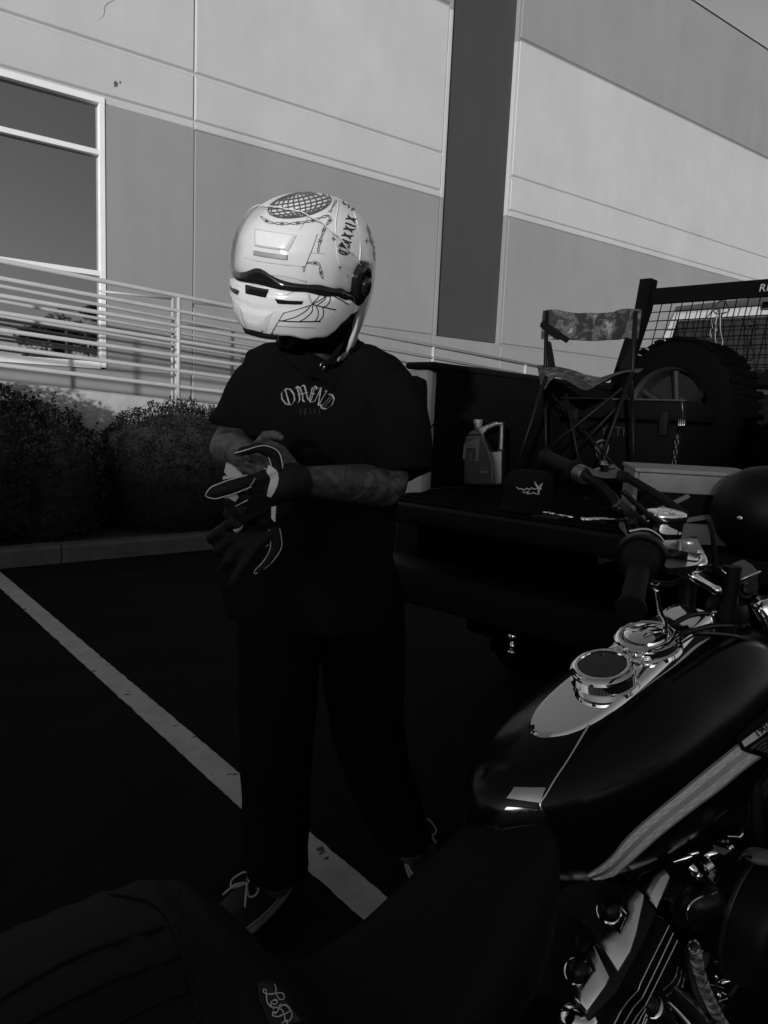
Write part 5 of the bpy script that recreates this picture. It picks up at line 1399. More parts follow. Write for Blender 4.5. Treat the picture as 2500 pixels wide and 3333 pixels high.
for row, (v0, v1) in enumerate(((.13, .25), (.25, .37), (.62, .75), (.75, .88))):
    for k in range(150):
        u = .06 + .9 * k / 150; grp = (k // 6) % 2; du = .012 if grp == (row % 2) else -.012
        hp_.append([onband(max(0, u), v0), onband(min(1, max(0, u + du)), v1)])
strokes(hb_m, hp_, .8, tb, off=.0021, step=4); tag(hb_m.build('band_herringbone', mat('band_engraving', .5, .5, .0), band), kind='stuff')
m_glint = mat('dim_chrome', .42, .10, 1.0)
# highlight on the tank shoulder seam, laid on as a chrome tube
sm_ = MB(); q = [onto(tb, *z5(*p), .0008) for p in [(620, -30), (560, 8), (515, 42), (460, 110), (380, 240), (300, 370), (220, 490), (160, 590), (120, 655), (132, 712), (155, 762), (150, 820), (120, 900)]]
q = [p for p in q if p is not None]; sm_.tube(smooth_path(q, 5), .0016, 6); sm_.build('tank_seam', m_bchr, tank, smooth=True)
px_patch('console_tail', [(1110, 1701), (1104, 1712), (1094, 1724)], [(1178, 1702), (1172, 1716), (1168, 1734)], 6, 6, .003, m_glint, tank, tb)  # bright reflections on the tank rear, laid on as chrome sheets
px_patch('console_tail', [(1096, 1742), (1075, 1760), (1040, 1787)], [(1172, 1748), (1181, 1765), (1172, 1800)], 6, 6, .003, m_glint, tank, tb)
# badge
px_patch('tank_badge', [z5(1428, 205), z5(1560, 85), z5(1640, 10), z5(1700, -70), z5(1800, -140)], [z5(1470, 292), z5(1560, 322), z5(1660, 350), z5(1780, 380), z5(1900, 380)], 4, 6, .0035, m_bblk, tank, tb)
bd = MB(); strokes(bd, [[z5(*p) for p in [(1660, -20), (1625, 60), (1440, 205), (1438, 235), (1470, 275), (1560, 312), (1600, 318), (1620, 332), (1700, 345)]]], 2.2, tb, off=.0045, step=2); bd.build('badge_rim', m_bchr, tank)
px_patch('badge_panel', [z5(1465, 232), z5(1560, 160), z5(1640, 100), z5(1720, 30)], [z5(1485, 268), z5(1580, 205), z5(1660, 140), z5(1750, 75)], 4, 3, .0045, mat('badge_silver', .8, .35, .1), tank, tb)
bd = MB(); strokes(bd, [[z5(*p) for p in pp] for pp in ([(1525, 280), (1600, 225), (1700, 170)], [(1568, 284), (1610, 245), (1720, 205)], [(1588, 292), (1630, 262), (1700, 245)], [(1612, 302), (1660, 270), (1720, 265)], [(1640, 308), (1680, 290), (1720, 290)])], 5.5, tb, off=.0047, step=2); bd.build('badge_feathers', mat('badge_feather_silver', .6, .25, .9), tank)
def text_px(body, name, m, parent, p0, dirpx, size, bvh, off, bold=.0, shear=0.0, maxseg=3):
    cu = bpy.data.curves.new(name, 'FONT'); cu.body = body; cu.size = size; cu.offset = bold; cu.shear = shear
    o = bpy.data.objects.new('txt', cu); col.objects.link(o); dg = bpy.context.evaluated_depsgraph_get(); dg.update()
    me = bpy.data.meshes.new_from_object(o.evaluated_get(dg)); bpy.data.objects.remove(o); bm = bmesh.new(); bm.from_mesh(me)
    d = Vector(dirpx).normalized(); u = Vector((d.y, -d.x)); bad = []
    for v in bm.verts:
        q = Vector(p0) + d * v.co.x + u * v.co.y; h = onto(bvh, q.x, q.y, off)
        if h is None: bad.append(v)
        else: v.co = h
    bmesh.ops.delete(bm, geom=bad, context='VERTS'); bm.to_mesh(me); bm.free(); me.materials.clear()
    return link(name, me, m, parent)
text_px('1903', 'badge_year', m_bblk, tank, z5(1567, 203), (88, -72), 21, tb, .0055, bold=.8)

# console on top of the tank
SLP = math.atan(.34); CN = (UZ * math.cos(SLP) - BF * math.sin(SLP)).normalized(); CF = (BF * math.cos(SLP) + UZ * math.sin(SLP)).normalized(); CAX = (CF, BR, CN)
cO = bk(0, 0, .880)
def cp(f, r, h): return cO + CF * f + BR * r + CN * h
con = MB(); outl = []
half = [(-.200, 0), (-.196, .014), (-.180, .029), (-.150, .044), (-.11, .053), (-.05, .058), (.03, .058), (.12, .055), (.22, .046), (.30, .040), (.31, .0)]
hs_ = [(f, r) for f, r in half]; hs2 = [tuple(v)[:2] for v in smooth_path([(*p, 0) for p in hs_], 4)]
poly = hs2 + [(f, -r) for f, r in hs2[::-1][1:-1]]
def coring(k, h, ext=0.0): return [cp(f * 1 + (ext if f > 0 else -ext) * 0 + (f + .0) * (k - 1) * .5, r * k, h) for f, r in poly]
con.loft([coring(1.12, -.035), coring(1.06, -.006), coring(1.0, .006), coring(.93, .010), coring(.80, .0105)])
console = con.build('console', m_bchr, bike, auto=32)
def pod(f0, rad, hgt, nm):
    mb = MB(); c = cp(f0, 0, .006); mb.lathe(c, CN, [(-.004, rad * 1.16), (.003, rad * 1.12), (.006, rad * 1.04), (hgt * .62, rad * 1.0), (hgt * .66, rad * 1.05), (hgt * .82, rad * 1.06), (hgt * .95, rad * .98), (hgt, rad * .86), (hgt * .98, rad * .80), (hgt * .90, rad * .78)], 56, caps=False, u=CF)
    o = mb.build(nm, m_bchr, console, auto=38)
    return o, c
po, pc = pod(.0, .055, .036, 'gauge_housing')
mb = MB(); mb.lathe(pc + CN * .0325, CN, [(0, .0425), (.0005, .001)], 40); g_o = mb.build('gauge_glass', mat('gauge_glass', .012, .05), console)
for k in range(5):
    a_ = R(20 + 72 * k); p = pc + CN * .0275 + (CF * math.cos(a_) + BR * math.sin(a_)) * .0545; n_ = (CN * .75 + (CF * math.cos(a_) + BR * math.sin(a_)) * .6).normalized()
    mb = MB(); mb.lathe(p, n_, [(-.002, .0055), (.002, .0055), (.0032, .0035), (.0015, .0022)], 14); mb.build('bezel_screw', m_bblk, console, auto=40)
po2, pc2 = pod(.138, .056, .026, 'fuel_cap_housing')
mb = MB(); mb.lathe(pc2 + CN * .020, CN, [(0, .044), (.008, .040), (.012, .028), (.013, .001)], 40); mb.build('fuel_cap', m_bchr, console, auto=35)
for f0, r0 in ((.082, .035), (.082, -.035)):
    mb = MB(); mb.lathe(cp(f0, r0, .010), CN, [(0, .011), (.003, .010), (.006, .006), (.0065, .0005)], 20); mb.build('dome_nut', m_bchr, console, auto=40)
# ignition stalk beside the fuel cap
a_, b_ = cp(.20, .052, .010), None
mb = MB(); p1 = at_r(1437, 1345, .045); p2 = at_r(1424, 1315, .045); p3 = at_r(1417, 1272, .045); mb.tube(smooth_path([p1 + UZ * -.02, p1, p2, p3], 5), .0042, 10); st_ = mb.build('chrome_stalk', m_bchr, console, smooth=True)
mb = MB(); mb.box(at_r(1415, 1264, .045), (.006, .006, .004), CAX, bev=.001); mb.build('stalk_tip', m_bchr, st_)
# front top of tank: painted neck cover and cables clutter
for px0, px1, r_ in (((1450, 1350), (1530, 1325), .05), ((1470, 1372), (1590, 1352), .06), ((1500, 1368), (1659, 1395), .08)):
    mb = MB(); mb.tube(smooth_path([at_r(*px0, r_), at_r((px0[0] + px1[0]) / 2, (px0[1] + px1[1]) / 2 - 8, r_), at_r(*px1, r_)], 6), .005, 8); mb.build('cable', m_bblk, bike, smooth=True)

# seat
SS = [(-.21, .03, .70, .62), (-.235, .06, .728, .57), (-.27, .085, .732, .545), (-.33, .108, .700, .50), (-.41, .122, .645, .48), (-.50, .130, .598, .45), (-.60, .135, .580, .45), (-.68, .14, .64, .50), (-.725, .142, .708, .54), (-.775, .145, .752, .56), (-.85, .148, .765, .57), (-.98, .142, .762, .58), (-1.12, .125, .748, .60), (-1.22, .08, .72, .62), (-1.25, .02, .69, .65)]
def seat_ring(b, w_, zt, zb, n=48):
    out = []
    for k in range(n):
        th = 2 * math.pi * k / n; c, s_ = math.cos(th), math.sin(th); zm = zb + (zt - zb) * .30
        x = math.copysign(abs(c) ** .72, c) * w_
        z = zm + (zt - zm) * (abs(s_) ** .62) if s_ >= 0 else zm - (zm - zb) * abs(s_) ** .5
        if s_ > 0: z += .0035 * math.cos(b * 130) * max(0, s_) * (1 if b < -.76 else .0)
        out.append(bk(b, x + .048 * min(1, max(0, (b + .80) / .10)), z))
    return out
st = MB(); st.loft([seat_ring(*r_) for r_ in interp_sec(SS, 6)]); seat = st.build('seat', m_seat, bike, smooth=True)
stb = BVHTree.FromPolygons([Vector(v) for v in st.v], st.f)
def zA(x, y): return (700 + x / 2.074) / S, (2650 + y / 2.074) / S
def zB(x, y): return (x / .976) / S, (2300 + y / .976) / S
def seam(paths, r=.0022):
    for l in paths:
        q = [onto(stb, *p, .0008) for p in [tuple(v)[:2] for v in smooth_path([(*p, 0) for p in l], 6)]]; q = [p for p in q if p is not None]
        if len(q) > 2: mb = MB(); mb.tube(q, r, 6); mb.build('seam_piping', m_seat, seat, smooth=True)
seam([[zB(*p) for p in [(345, 598), (480, 622), (545, 690), (585, 790), (612, 900), (635, 1005)]], [zB(*p) for p in [(0, 930), (250, 790), (520, 700)]], [zB(*p) for p in [(80, 1005), (330, 880), (570, 795)]], [zB(*p) for p in [(370, 1005), (480, 950), (600, 905)]],
      [zB(*p) for p in [(770, 650), (830, 730), (870, 870), (960, 1008)]]])
px_patch('maker_patch', [zA(280, 1150), zA(290, 1250), zA(330, 1340), zA(380, 1440)], [zA(400, 1095), zA(450, 1180), zA(510, 1290), zA(570, 1400)], 4, 5, .002, m_bblk, seat, stb)
ml = MB()
strokes(ml, [[zA(*p) for p in [tuple(v)[:2] for v in smooth_path([(*q, 0) for q in l], 5)]] for l in (
    [(388, 1160), (398, 1190), (392, 1220), (365, 1228), (335, 1222), (315, 1210), (318, 1192), (332, 1200), (335, 1230), (342, 1270), (358, 1300), (375, 1310)],
    [(335, 1226), (380, 1222), (430, 1218), (452, 1235), (448, 1258), (425, 1262), (408, 1240), (400, 1222)],
    [(365, 1280), (392, 1290), (408, 1272), (390, 1262), (368, 1272), (365, 1298), (385, 1310)],
    [(378, 1322), (400, 1308), (415, 1325), (400, 1345), (380, 1338), (382, 1360), (420, 1365), (470, 1350), (495, 1330)],
    [(430, 1310), (440, 1298), (465, 1300), (495, 1330), (505, 1365), (490, 1395), (462, 1388), (455, 1362), (440, 1330), (425, 1320), (420, 1300), (440, 1290)],
    [(440, 1410), (465, 1398), (478, 1410), (460, 1425), (440, 1418), (436, 1440)])], 2.3, stb, off=.0035, step=1.2)
if ml.f: ml.build('maker_script', mat('silver_thread', .42, .6), seat)

# handlebars (turned to the right on the stand)
gA = G(1380, 1226, 1.118); gB = G(1362, 1318, 1.076); gd = (gA - gB).normalized()
def lat(name, c, ax, prof, m, parent, n=36, auto=38): mb = MB(); mb.lathe(c, ax, prof, n); return mb.build(name, m, parent, auto=auto)
Lg = (gA - gB).length
grip = lat('grip', gB, gd, [(0, .0165), (.001, .0225), (.006, .0235), (.011, .0225), (.014, .0185), (.018, .0175)] + [(.018 + (Lg - .03) * i / 18, .0175 + (.0007 if i % 2 else 0)) for i in range(1, 19)] + [(Lg - .008, .020), (Lg, .027)], m_rub, bike)
pr = [(0, .027)]
for i in range(5): pr += [(.002 + i * .0075, .030 + i * .0008), (.0055 + i * .0075, .030 + i * .0008), (.0065 + i * .0075, .027 + i * .0008)]
lat('throttle_collar', gA, gd, pr, m_rub, grip)
hA = gA + gd * .038
hous = lat('switch_housing', hA, gd, [(0, .024), (.001, .037), (.004, .040), (.016, .040), (.020, .037), (.030, .026), (.032, .016)], m_bblk, bike)
def pp(x, y, ax_pt, n=None): return at_pl((1900 + x / 2.765) / S, (1600 + y / 2.765) / S, ax_pt, n or Vector((0, 1, 0)))
mb = MB(); ar = [pp(x, y, hA) for x, y in [(410, 360), (520, 340), (600, 350), (680, 400), (720, 455)]]; mb.tube(smooth_path(ar, 5), .0022, 6); mb.build('housing_edge', m_bchr, hous, smooth=True)
# master cylinder reservoir: rounded-square cup with bright side and lid
RC = G(1441, 1106, 1.176)
RU = unit((.02, -.17, 1)); RX = unit((1, 0, -.02)); RY = RU.cross(RX)
def sq_ring(c, rx, ry, z, n=44, e=.62, rot=.30):
    out = []
    for k in range(n):
        th = 2 * math.pi * k / n; x = math.copysign(abs(math.cos(th)) ** e, math.cos(th)) * rx; y = math.copysign(abs(math.sin(th)) ** e, math.sin(th)) * ry
        out.append(c + RX * (x * math.cos(rot) - y * math.sin(rot)) + RY * (x * math.sin(rot) + y * math.cos(rot)) + RU * z)
    return out
mb = MB(); mb.loft([sq_ring(RC, .0345, .027, -.052), sq_ring(RC, .0355, .028, -.045), sq_ring(RC, .0345, .0275, -.018)]); res = mb.build('brake_reservoir', m_bchr, bike, auto=40)
mb = MB(); mb.loft([sq_ring(RC, .0385, .030, -.0175), sq_ring(RC, .039, .0305, -.011)]); mb.build('reservoir_gasket', m_bblk, res, auto=40)
mb = MB(); mb.loft([sq_ring(RC, .039, .0305, -.0105), sq_ring(RC, .0392, .0307, -.004), sq_ring(RC, .0375, .029, .0002), sq_ring(RC, .033, .025, .0015)]); lid_ = mb.build('reservoir_lid', m_satin, res, auto=30)
mb = MB(); mb.lathe(RC + RY * .006 + RU * .0016, RU, [(0, .019), (.0006, .019), (.0006, .0155), (.0001, .015), (.0008, .0095), (.0014, .009), (.0014, .001)], 32); mb.build('lid_emblem', m_bchr, lid_, auto=30)
for dx in (-.0, .0):
    pass
mb = MB(); mb.lathe(RC + RX * .004 - RY * .0165 + RU * .0015, RU, [(0, .0065), (.0007, .0065), (.0002, .005), (-.001, .0045)], 20); mb.build('lid_screw', m_bblk, lid_, auto=30)
def flat(name, pts, pt, th, m, parent, n=UZ, bev=None): mb = MB(); q = [at_pl((1900 + x / 2.765) / S, (1600 + y / 2.765) / S, pt, n) for x, y in pts]; mb.prism(q, -n * th); return mb.build(name, m, parent, auto=30)
plate_pt = RC - UZ * .052
flat('master_cylinder_body', [(640, 440), (930, 430), (1010, 410), (1085, 540), (1080, 560), (940, 545), (720, 500)], plate_pt, .014, m_satin, res)
flat('lever_bracket', [(690, 585), (800, 585), (805, 540), (900, 560), (1090, 590), (1010, 660), (900, 680), (760, 690), (690, 640)], plate_pt - UZ * .016, .012, m_bblk, res)
mb = MB(); mb.lathe(at_pl((1900 + 945 / 2.765) / S, (1600 + 458 / 2.765) / S, plate_pt, UZ), UZ, [(0, .009), (.0015, .009), (.0025, .007), (.0028, .001)], 24); mb.build('pivot_bolt', m_satin, res, auto=40)
mb = MB(); mb.lathe(at_pl((1900 + 990 / 2.765) / S, (1600 + 412 / 2.765) / S, plate_pt, UZ), UZ, [(0, .008), (.002, .008), (.0022, .004), (.0005, .0035)], 24); mb.build('banjo_bolt', m_bblk, res, auto=40)
LV = [(1040, 560, 1.120), (1075, 620, 1.112), (1062, 668, 1.105), (1010, 690, 1.098), (965, 715, 1.090), (985, 760, 1.083), (1060, 810, 1.073), (1130, 850, 1.064), (1195, 890, 1.056)]
mb = MB(); q = [G((1900 + x / 2.765) / S, (1600 + y / 2.765) / S, z) for x, y, z in LV]; sp_ = smooth_path(q, 6); rr = [.009 + .0022 * math.sin(min(1, i / len(sp_) * 1.3) * math.pi) for i in range(len(sp_))]; mb.tube(sp_, rr, 14, ell=.75); mb.sphere(sp_[-1], rr[-1] * 1.05, 12, 8); mb.build('brake_lever', m_satin, res, smooth=True)
# bar tubes
rcl, rcr = bk(.34, -.045, 1.055), bk(.34, .045, 1.055)
bar = MB(); lp = [P(1180, 988, 1.98), P(1245, 1016, 1.84), P(1275, 1033, 1.78), P(1310, 1062, 1.73), P(1345, 1105, 1.68), P(1400, 1165, 1.62), P(1500, 1235, 1.60), rcl, rcr, P(1548, 1262, 1.47), P(1490, 1240, 1.40), P(1430, 1200, 1.34), hA + gd * .05, hA + gd * .02]
bar.tube(smooth_path(lp, 8), .0135, 16); bar_o = bar.build('handlebar', m_bblk, bike, smooth=True)
gl_a, gl_b = P(1180, 988, 1.98), P(1240, 1014, 1.85); gdl = (gl_b - gl_a).normalized(); Ll = (gl_b - gl_a).length
lat('grip', gl_a - gdl * .01, gdl, [(0, .014), (.002, .022), (.008, .0235), (.014, .021), (.018, .0185)] + [(.018 + (Ll - .02) * i / 10, .0182 + (.0006 if i % 2 else 0)) for i in range(1, 11)] + [(Ll + .005, .024), (Ll + .012, .027), (Ll + .018, .024)], m_rub, bike)
m_gry = mat('clutch_perch_grey', .12, .35, .8)
cpz = P(1262, 1027, 1.80)
pc_ = lat('clutch_clamp', P(1250, 1022, 1.83), gdl, [(0, .019), (.001, .0235), (.030, .0235), (.034, .02)], m_gry, bike)
def fl2(name, pts, y, th, m, parent): mb = MB(); mb.prism([P((1700 + x / 2.074) / S, (1450 + yy / 2.074) / S, y) for x, yy in pts], Vector((0, th, 0))); return mb.build(name, m, parent, auto=30)
fl2('perch_body', [(440, 150), (500, 165), (560, 150), (610, 155), (625, 130), (690, 190), (680, 220), (560, 222), (480, 205)], 1.76, .03, m_gry, pc_)
mb = MB(); c = P((1700 + 557 / 2.074) / S, (1450 + 158 / 2.074) / S, 1.755); mb.lathe(c - UZ * .006, UZ, [(0, .012), (.016, .012), (.018, .009)], 6); mb.build('perch_bolt', m_bchr, pc_)
mb = MB(); mb.tube(smooth_path([P((1700 + x / 2.074) / S, (1450 + y / 2.074) / S, 1.76) for x, y in [(535, 125), (550, 112), (565, 125), (560, 140), (600, 150), (620, 140)]], 4), .006, 8); mb.build('clutch_lever', m_gry, pc_, smooth=True)
mb = MB(); mb.tube(smooth_path([P((1700 + x / 2.074) / S, (1450 + y / 2.074) / S, yy) for x, y, yy in [(640, 205, 1.76), (700, 215, 1.75), (800, 270, 1.70), (900, 330, 1.65), (1010, 405, 1.58), (1100, 480, 1.53)]], 6), [.0135] * 7 + [.0105] * 24, 12); mb.build('clutch_cable', m_rub, pc_, smooth=True)
mb = MB(); q = [P(1259, 1122, 1.52), P(1300, 1121, 1.55), P(1350, 1124, 1.57)]; mb.tube(q, .004, 8); mb.sphere(q[0], .0052, 12, 8); mb.build('ball_ended_stalk', m_bchr, bar_o, smooth=True)
for (x, y, r_) in ((1338, 1098, .010), (1366, 1128, .011), (1300, 1128, .008), (1372, 1146, .009)):
    mb = MB(); mb.lathe(P(x, y, 1.56), Vector((.6, -1, .3)), [(-.012, r_), (.004, r_), (.008, r_ * .6)], 14); mb.build('cable_fitting', m_bblk, bar_o, auto=40)
mb = MB(); mb.box(P(1365, 1115, 1.60), (.045, .012, .012), (unit((1, 0, -.75)), Vector((0, 1, 0)), unit((.75, 0, 1))), bev=.004); mb.build('switch_pod', m_bblk, bar_o, auto=30)
for q in ([(1345, 1060), (1392, 1105), (1430, 1130)], [(1352, 1118), (1362, 1150), (1380, 1175)], [(1530, 1120), (1540, 1160), (1545, 1240)], [(1400, 1255), (1440, 1262), (1480, 1250)]):
    mb = MB(); mb.tube(smooth_path([P(x, y, 1.45) for x, y in q], 6), .0055, 8); mb.build('cable', m_bblk, bike, smooth=True)
# risers and top clamp
for q in (rcl, rcr): lat('riser', q - UZ * .13, UZ, [(0, .020), (.12, .018), (.15, .018)], m_bblk, bike)
fl3 = lambda name, pts, y, th, m, parent: (lambda mb: (mb.prism([P((1900 + x / 2.765) / S, (1600 + yy / 2.765) / S, y) for x, yy in pts], Vector((0, th, 0))), mb.build(name, m, parent, auto=30))[1])(MB())
tcp = G(1600, 1235, 1.06)
mb = MB(); top_ = [at_pl((1900 + x / 2.765) / S, (1600 + y / 2.765) / S, tcp, unit((-.05, -.45, 1))) for x, y in [(1235, 700), (1380, 630), (1440, 610), (1520, 660), (1570, 725), (1375, 812)]]; mb.prism(top_, (0, 0, -.018)); clmp = mb.build('riser_clamp_cover', mat('clamp_grey_gloss', .16, .12, .6), bike, auto=30)
fp = at_pl((1900 + 1375 / 2.765) / S, (1600 + 812 / 2.765) / S, tcp, unit((-.05, -.45, 1)))
def vq(x, y): return P((1900 + x / 2.765) / S, (1600 + y / 2.765) / S, fp.y)
mb = MB(); mb.prism([vq(1375, 815), vq(1590, 720), vq(1560, 790), vq(1575, 870), vq(1560, 915), vq(1650, 965), vq(1520, 925), vq(1420, 930), vq(1385, 900)], Vector((.0, .006, 0))); mb.build('clamp_wing', m_satin, clmp)
mb = MB(); mb.lathe(vq(1450, 880) - Vector((0, .002, 0)), Vector((.1, -1, .35)), [(-.002, .018), (.003, .018), (.003, .013), (.012, .011), (.014, .006)], 24); mb.build('clamp_bolt', m_bblk, clmp, auto=40)
mb = MB(); mb.tube([vq(1370, 812), vq(1592, 718)], .0022, 6); mb.tube([vq(1238, 702), vq(1372, 812)], .0016, 6); mb.build('clamp_edge', m_bchr, clmp, smooth=True)
# small chrome bits behind the tank neck
for x, y, r_ in ((1190, 1110, .013), (1140, 1135, .006), (1230, 1120, .010), (1265, 1060, .006)):
    mb = MB(); c = P((1900 + x / 2.765) / S, (1600 + y / 2.765) / S, 1.50); mb.sphere(c, r_, 14, 10, sc=(1.3, .8, .7)); mb.build('neck_fitting', m_bchr, bike, smooth=True)
mb = MB(); c = P(1569, 1310, 1.56); mb.lathe(c, UZ, [(-.05, .045), (-.01, .048), (.012, .040), (.015, .001)], 32); mb.build('steering_head', m_bblk, bike, auto=40)
mb = MB(); mb.tube([P((1900 + x / 2.765) / S, (1600 + y / 2.765) / S, 1.46) for x, y in [(855, 1130), (872, 1190), (880, 1260)]], .004, 8); mb.tube([P((1900 + x / 2.765) / S, (1600 + y / 2.765) / S, 1.46) for x, y in [(860, 1270), (930, 1262)]], .006, 8); mb.build('tap_handle', m_bchr, bike, smooth=True)
# headlamp
HL = P(1652, 1108, 1.80); hd = unit((.80, .35, -.1))
hl = empty('headlamp_group', (0, 0, 0)); bpy.data.objects.remove(hl)
lamp = lat('headlamp', HL, hd, [(-.125, .001), (-.122, .03), (-.110, .062), (-.085, .092), (-.045, .112), (.0, .120), (.055, .122), (.075, .126), (.085, .124), (.086, .112)], mat('headlamp_black', .003, .5, spec=.2), bike, 48)
lat('headlamp_rim', HL - hd * .0, hd, [(.068, .1235), (.072, .128), (.082, .128), (.086, .122)], m_bchr, lamp, 48)
lat('headlamp_lens', HL, hd, [(.084, .118), (.095, .08), (.100, .001)], m_tglass, lamp, 40)
mb = MB(); mb.lathe(P(1598, 1120, 1.70), Vector((-.6, -1, .1)), [(-.004, .006), (.003, .006), (.004, .003)], 14); mb.build('adjuster_bolt', m_bchr, lamp)

# ---------------- engine
UE = (BF * math.cos(R(33)) + UZ * math.sin(R(33))).normalized(); NE = (UZ * math.cos(R(33)) - BF * math.sin(R(33))).normalized()
NE2 = (NE + BR * .32).normalized()
e0 = bk(-.06, .12, .465)
def zC(x, y): return (1750 + x / 3.318) / S, (2780 + y / 3.318) / S
def ep(x, y, h=0.0): return at_pl(*zC(x, y), e0 + NE2 * h, NE2)
eng = empty('engine', (0, 0, 0)); eng.parent = bike; eng.location = e0 - bike.location
def beveled(name, pts, h0, h1, m, parent, ins=.004):
    """plate from picture outline, bevelled top edge"""
    q = [ep(x, y, h0) for x, y in pts]; c = sum(q, Vector()) / len(q)
    n = len(q); mb = MB()
    def off(k, h):
        out = []
        for i in range(n):
            a = (q[i] - q[i - 1]).normalized(); b_ = (q[(i + 1) % n] - q[i]).normalized(); na = NE2.cross(a); nb = NE2.cross(b_); s_ = (na + nb)
            s_ = s_.normalized() if s_.length > 1e-3 else na
            if sum(((q[j] - c).cross(q[(j + 1) % n] - c)).dot(NE2) for j in range(n)) < 0: s_ = -s_
            out.append(q[i] + s_ * k + NE2 * (h - h0))
        return out
    mb.loft([off(0, h1 - .0), off(0, h0 - ins * .8), off(ins * .3, h0 - ins * .25), off(ins, h0)], True)
    return mb.build(name, m, parent, auto=40, tris=True)
beveled('rocker_cover_upper', [(1010, 310), (1145, 430), (1135, 560), (1075, 850), (1010, 1050), (868, 1275), (625, 960), (750, 735), (880, 825), (965, 635), (875, 490)], .0, -.022, m_satin, eng, .006)
beveled('rocker_cover_lower', [(605, 972), (785, 1330), (735, 1435), (535, 1700), (370, 1495), (390, 1392), (465, 1440), (590, 1245), (515, 1110)], -.001, -.022, m_satin, eng, .006)
beveled('rocker_box', [(1010, 240), (1290, 620), (1180, 900), (1000, 1240), (860, 1500), (545, 1810), (350, 1500), (560, 1090), (800, 660)], -.024, -.075, m_bblk, eng, .008)
beveled('rocker_end_cover', [(1060, 195), (1350, 115), (1440, 240), (1285, 600), (1150, 420), (1010, 270)], -.026, -.07, m_bchr, eng, .008)
for x, y in ((775, 600), (430, 1258)):
    c = ep(x, y, -.012); mb = MB(); mb.lathe(c, NE2, [(-.02, .019), (0, .0195), (.006, .018), (.013, .0135), (.017, .007), (.018, .0005)], 28); mb.build('acorn_nut', m_bblk, eng, auto=50)
    mb = MB(); mb.lathe(c, NE2, [(-.021, .0225), (-.008, .0225), (-.006, .020)], 28); mb.build('nut_washer', m_bchr, eng, auto=40)
mb = MB(); mb.lathe(ep(505, 960, -.05), NE2, [(-.01, .016), (0, .016), (.002, .012), (.003, .007)], 24); mb.build('rocker_bolt', m_bblk, eng, auto=40)
mb = MB(); c = ep(440, 1790, -.05); mb.sphere(c, .03, 20, 14, sc=(1.2, 1, .8)); mb.build('exhaust_elbow', m_bchr, eng, smooth=True)
# head fins: stacked thin plates with machined edges
RF = .150
def er(x, y, r=RF): return at_r(*zC(x, y), r)
fins = [[(1420, 770), (1265, 1080), (1112, 1392), (1085, 1470), (980, 1580), (900, 1690), (825, 1840)], [(1465, 850), (1300, 1200), (1130, 1550), (1030, 1660), (925, 1840)], [(1510, 930), (1340, 1280), (1165, 1630), (1075, 1740), (1015, 1840)], [(1168, 1665), (1120, 1750), (1075, 1840)], [(1172, 1720), (1130, 1840)], [(1182, 1775), (1155, 1840)]]
for l in fins:
    q = [er(*p) for p in l]; mb = MB()
    for a, b_ in zip(q, q[1:]):
        d = (b_ - a).normalized(); n_ = d.cross(BR).normalized() * .0014; mb.prism([a + n_, b_ + n_, b_ - n_, a - n_], -BR * .14)
    f_o = mb.build('head_fin', m_bblk, eng); mb = MB(); mb.tube(q, .0013, 5); mb.build('fin_edge', m_mach, f_o)
ax_c = bk(.03, 0, .30); cylax = unit(UZ * .92 - BF * .38)
mb = MB(); mb.lathe(bk(-.02, .0, .20), cylax, [(0, .085), (.20, .085)], 36); mb.build('rear_cylinder', m_bblk, eng, auto=40)
def zD(x, y): return (2100 + x / 3.2375) / S, (2650 + y / 3.2375) / S
arcs = [[(190, 1850), (260, 1790), (320, 1710), (345, 1610)], [(220, 1915), (300, 1850), (360, 1760), (382, 1650)], [(235, 1990), (330, 1920), (390, 1830), (413, 1720)], [(265, 2065), (340, 2010), (405, 1925)], [(300, 2130), (360, 2090), (412, 2045)], [(330, 2190), (385, 2160), (420, 2135)], [(488, 2060), (508, 2000), (503, 1940)], [(500, 2160), (530, 2100), (528, 2015)], [(510, 2212), (550, 2150), (545, 2060)]]
for l in arcs:
    q = smooth_path([at_r(*zD(*p), .10) for p in l], 5); mb = MB(); mb.tube(q, .0016, 6); a_o = mb.build('cylinder_fin', m_mach, eng, smooth=True)
for k in range(9): lat('fin_disc', bk(.04 - .0 * k, .0, .20 + k * .022) , cylax, [(0, .100), (.0025, .100)], m_bblk, eng, 32)
for k in range(9): lat('fin_disc', bk(.26, .0, .20 + k * .022), unit(UZ * .92 + BF * .38), [(0, .098), (.0025, .098)], m_bblk, eng, 32)
# pushrod tube, intake and carburettor
mb = MB(); mb.tube([at_r(*zD(10, 1960), .13), at_r(*zD(330, 2330), .13)], .017, 16); pt_ = mb.build('pushrod_tube', m_bblk, eng, smooth=True)
mb = MB(); c = at_r(*zD(60, 2010), .13); ax_ = (at_r(*zD(330, 2330), .13) - at_r(*zD(10, 1960), .13)).normalized(); mb.lathe(c, ax_, [(0, .018), (.002, .0215), (.007, .0215), (.009, .018)], 24); mb.build('pushrod_collar', m_bchr, pt_, auto=40)
ic = at_r(*zD(300, 1030), .08); ie = at_r(*zD(470, 1060), .08); mb = MB(); mb.tube([ic, ie], .026, 20); mb.build('intake_tube', m_bblk, eng, smooth=True)
mb = MB(); mb.tube(smooth_path([at_r(*zD(450, 1080), .10), at_r(*zD(540, 950), .11), at_r(*zD(650, 900), .12), at_r(*zD(760, 960), .12)], 6), [.030 + .006 * math.sin(i / 19 * 3.1) for i in range(19)], 20); mb.build('intake_elbow', m_bblk, eng, smooth=True)
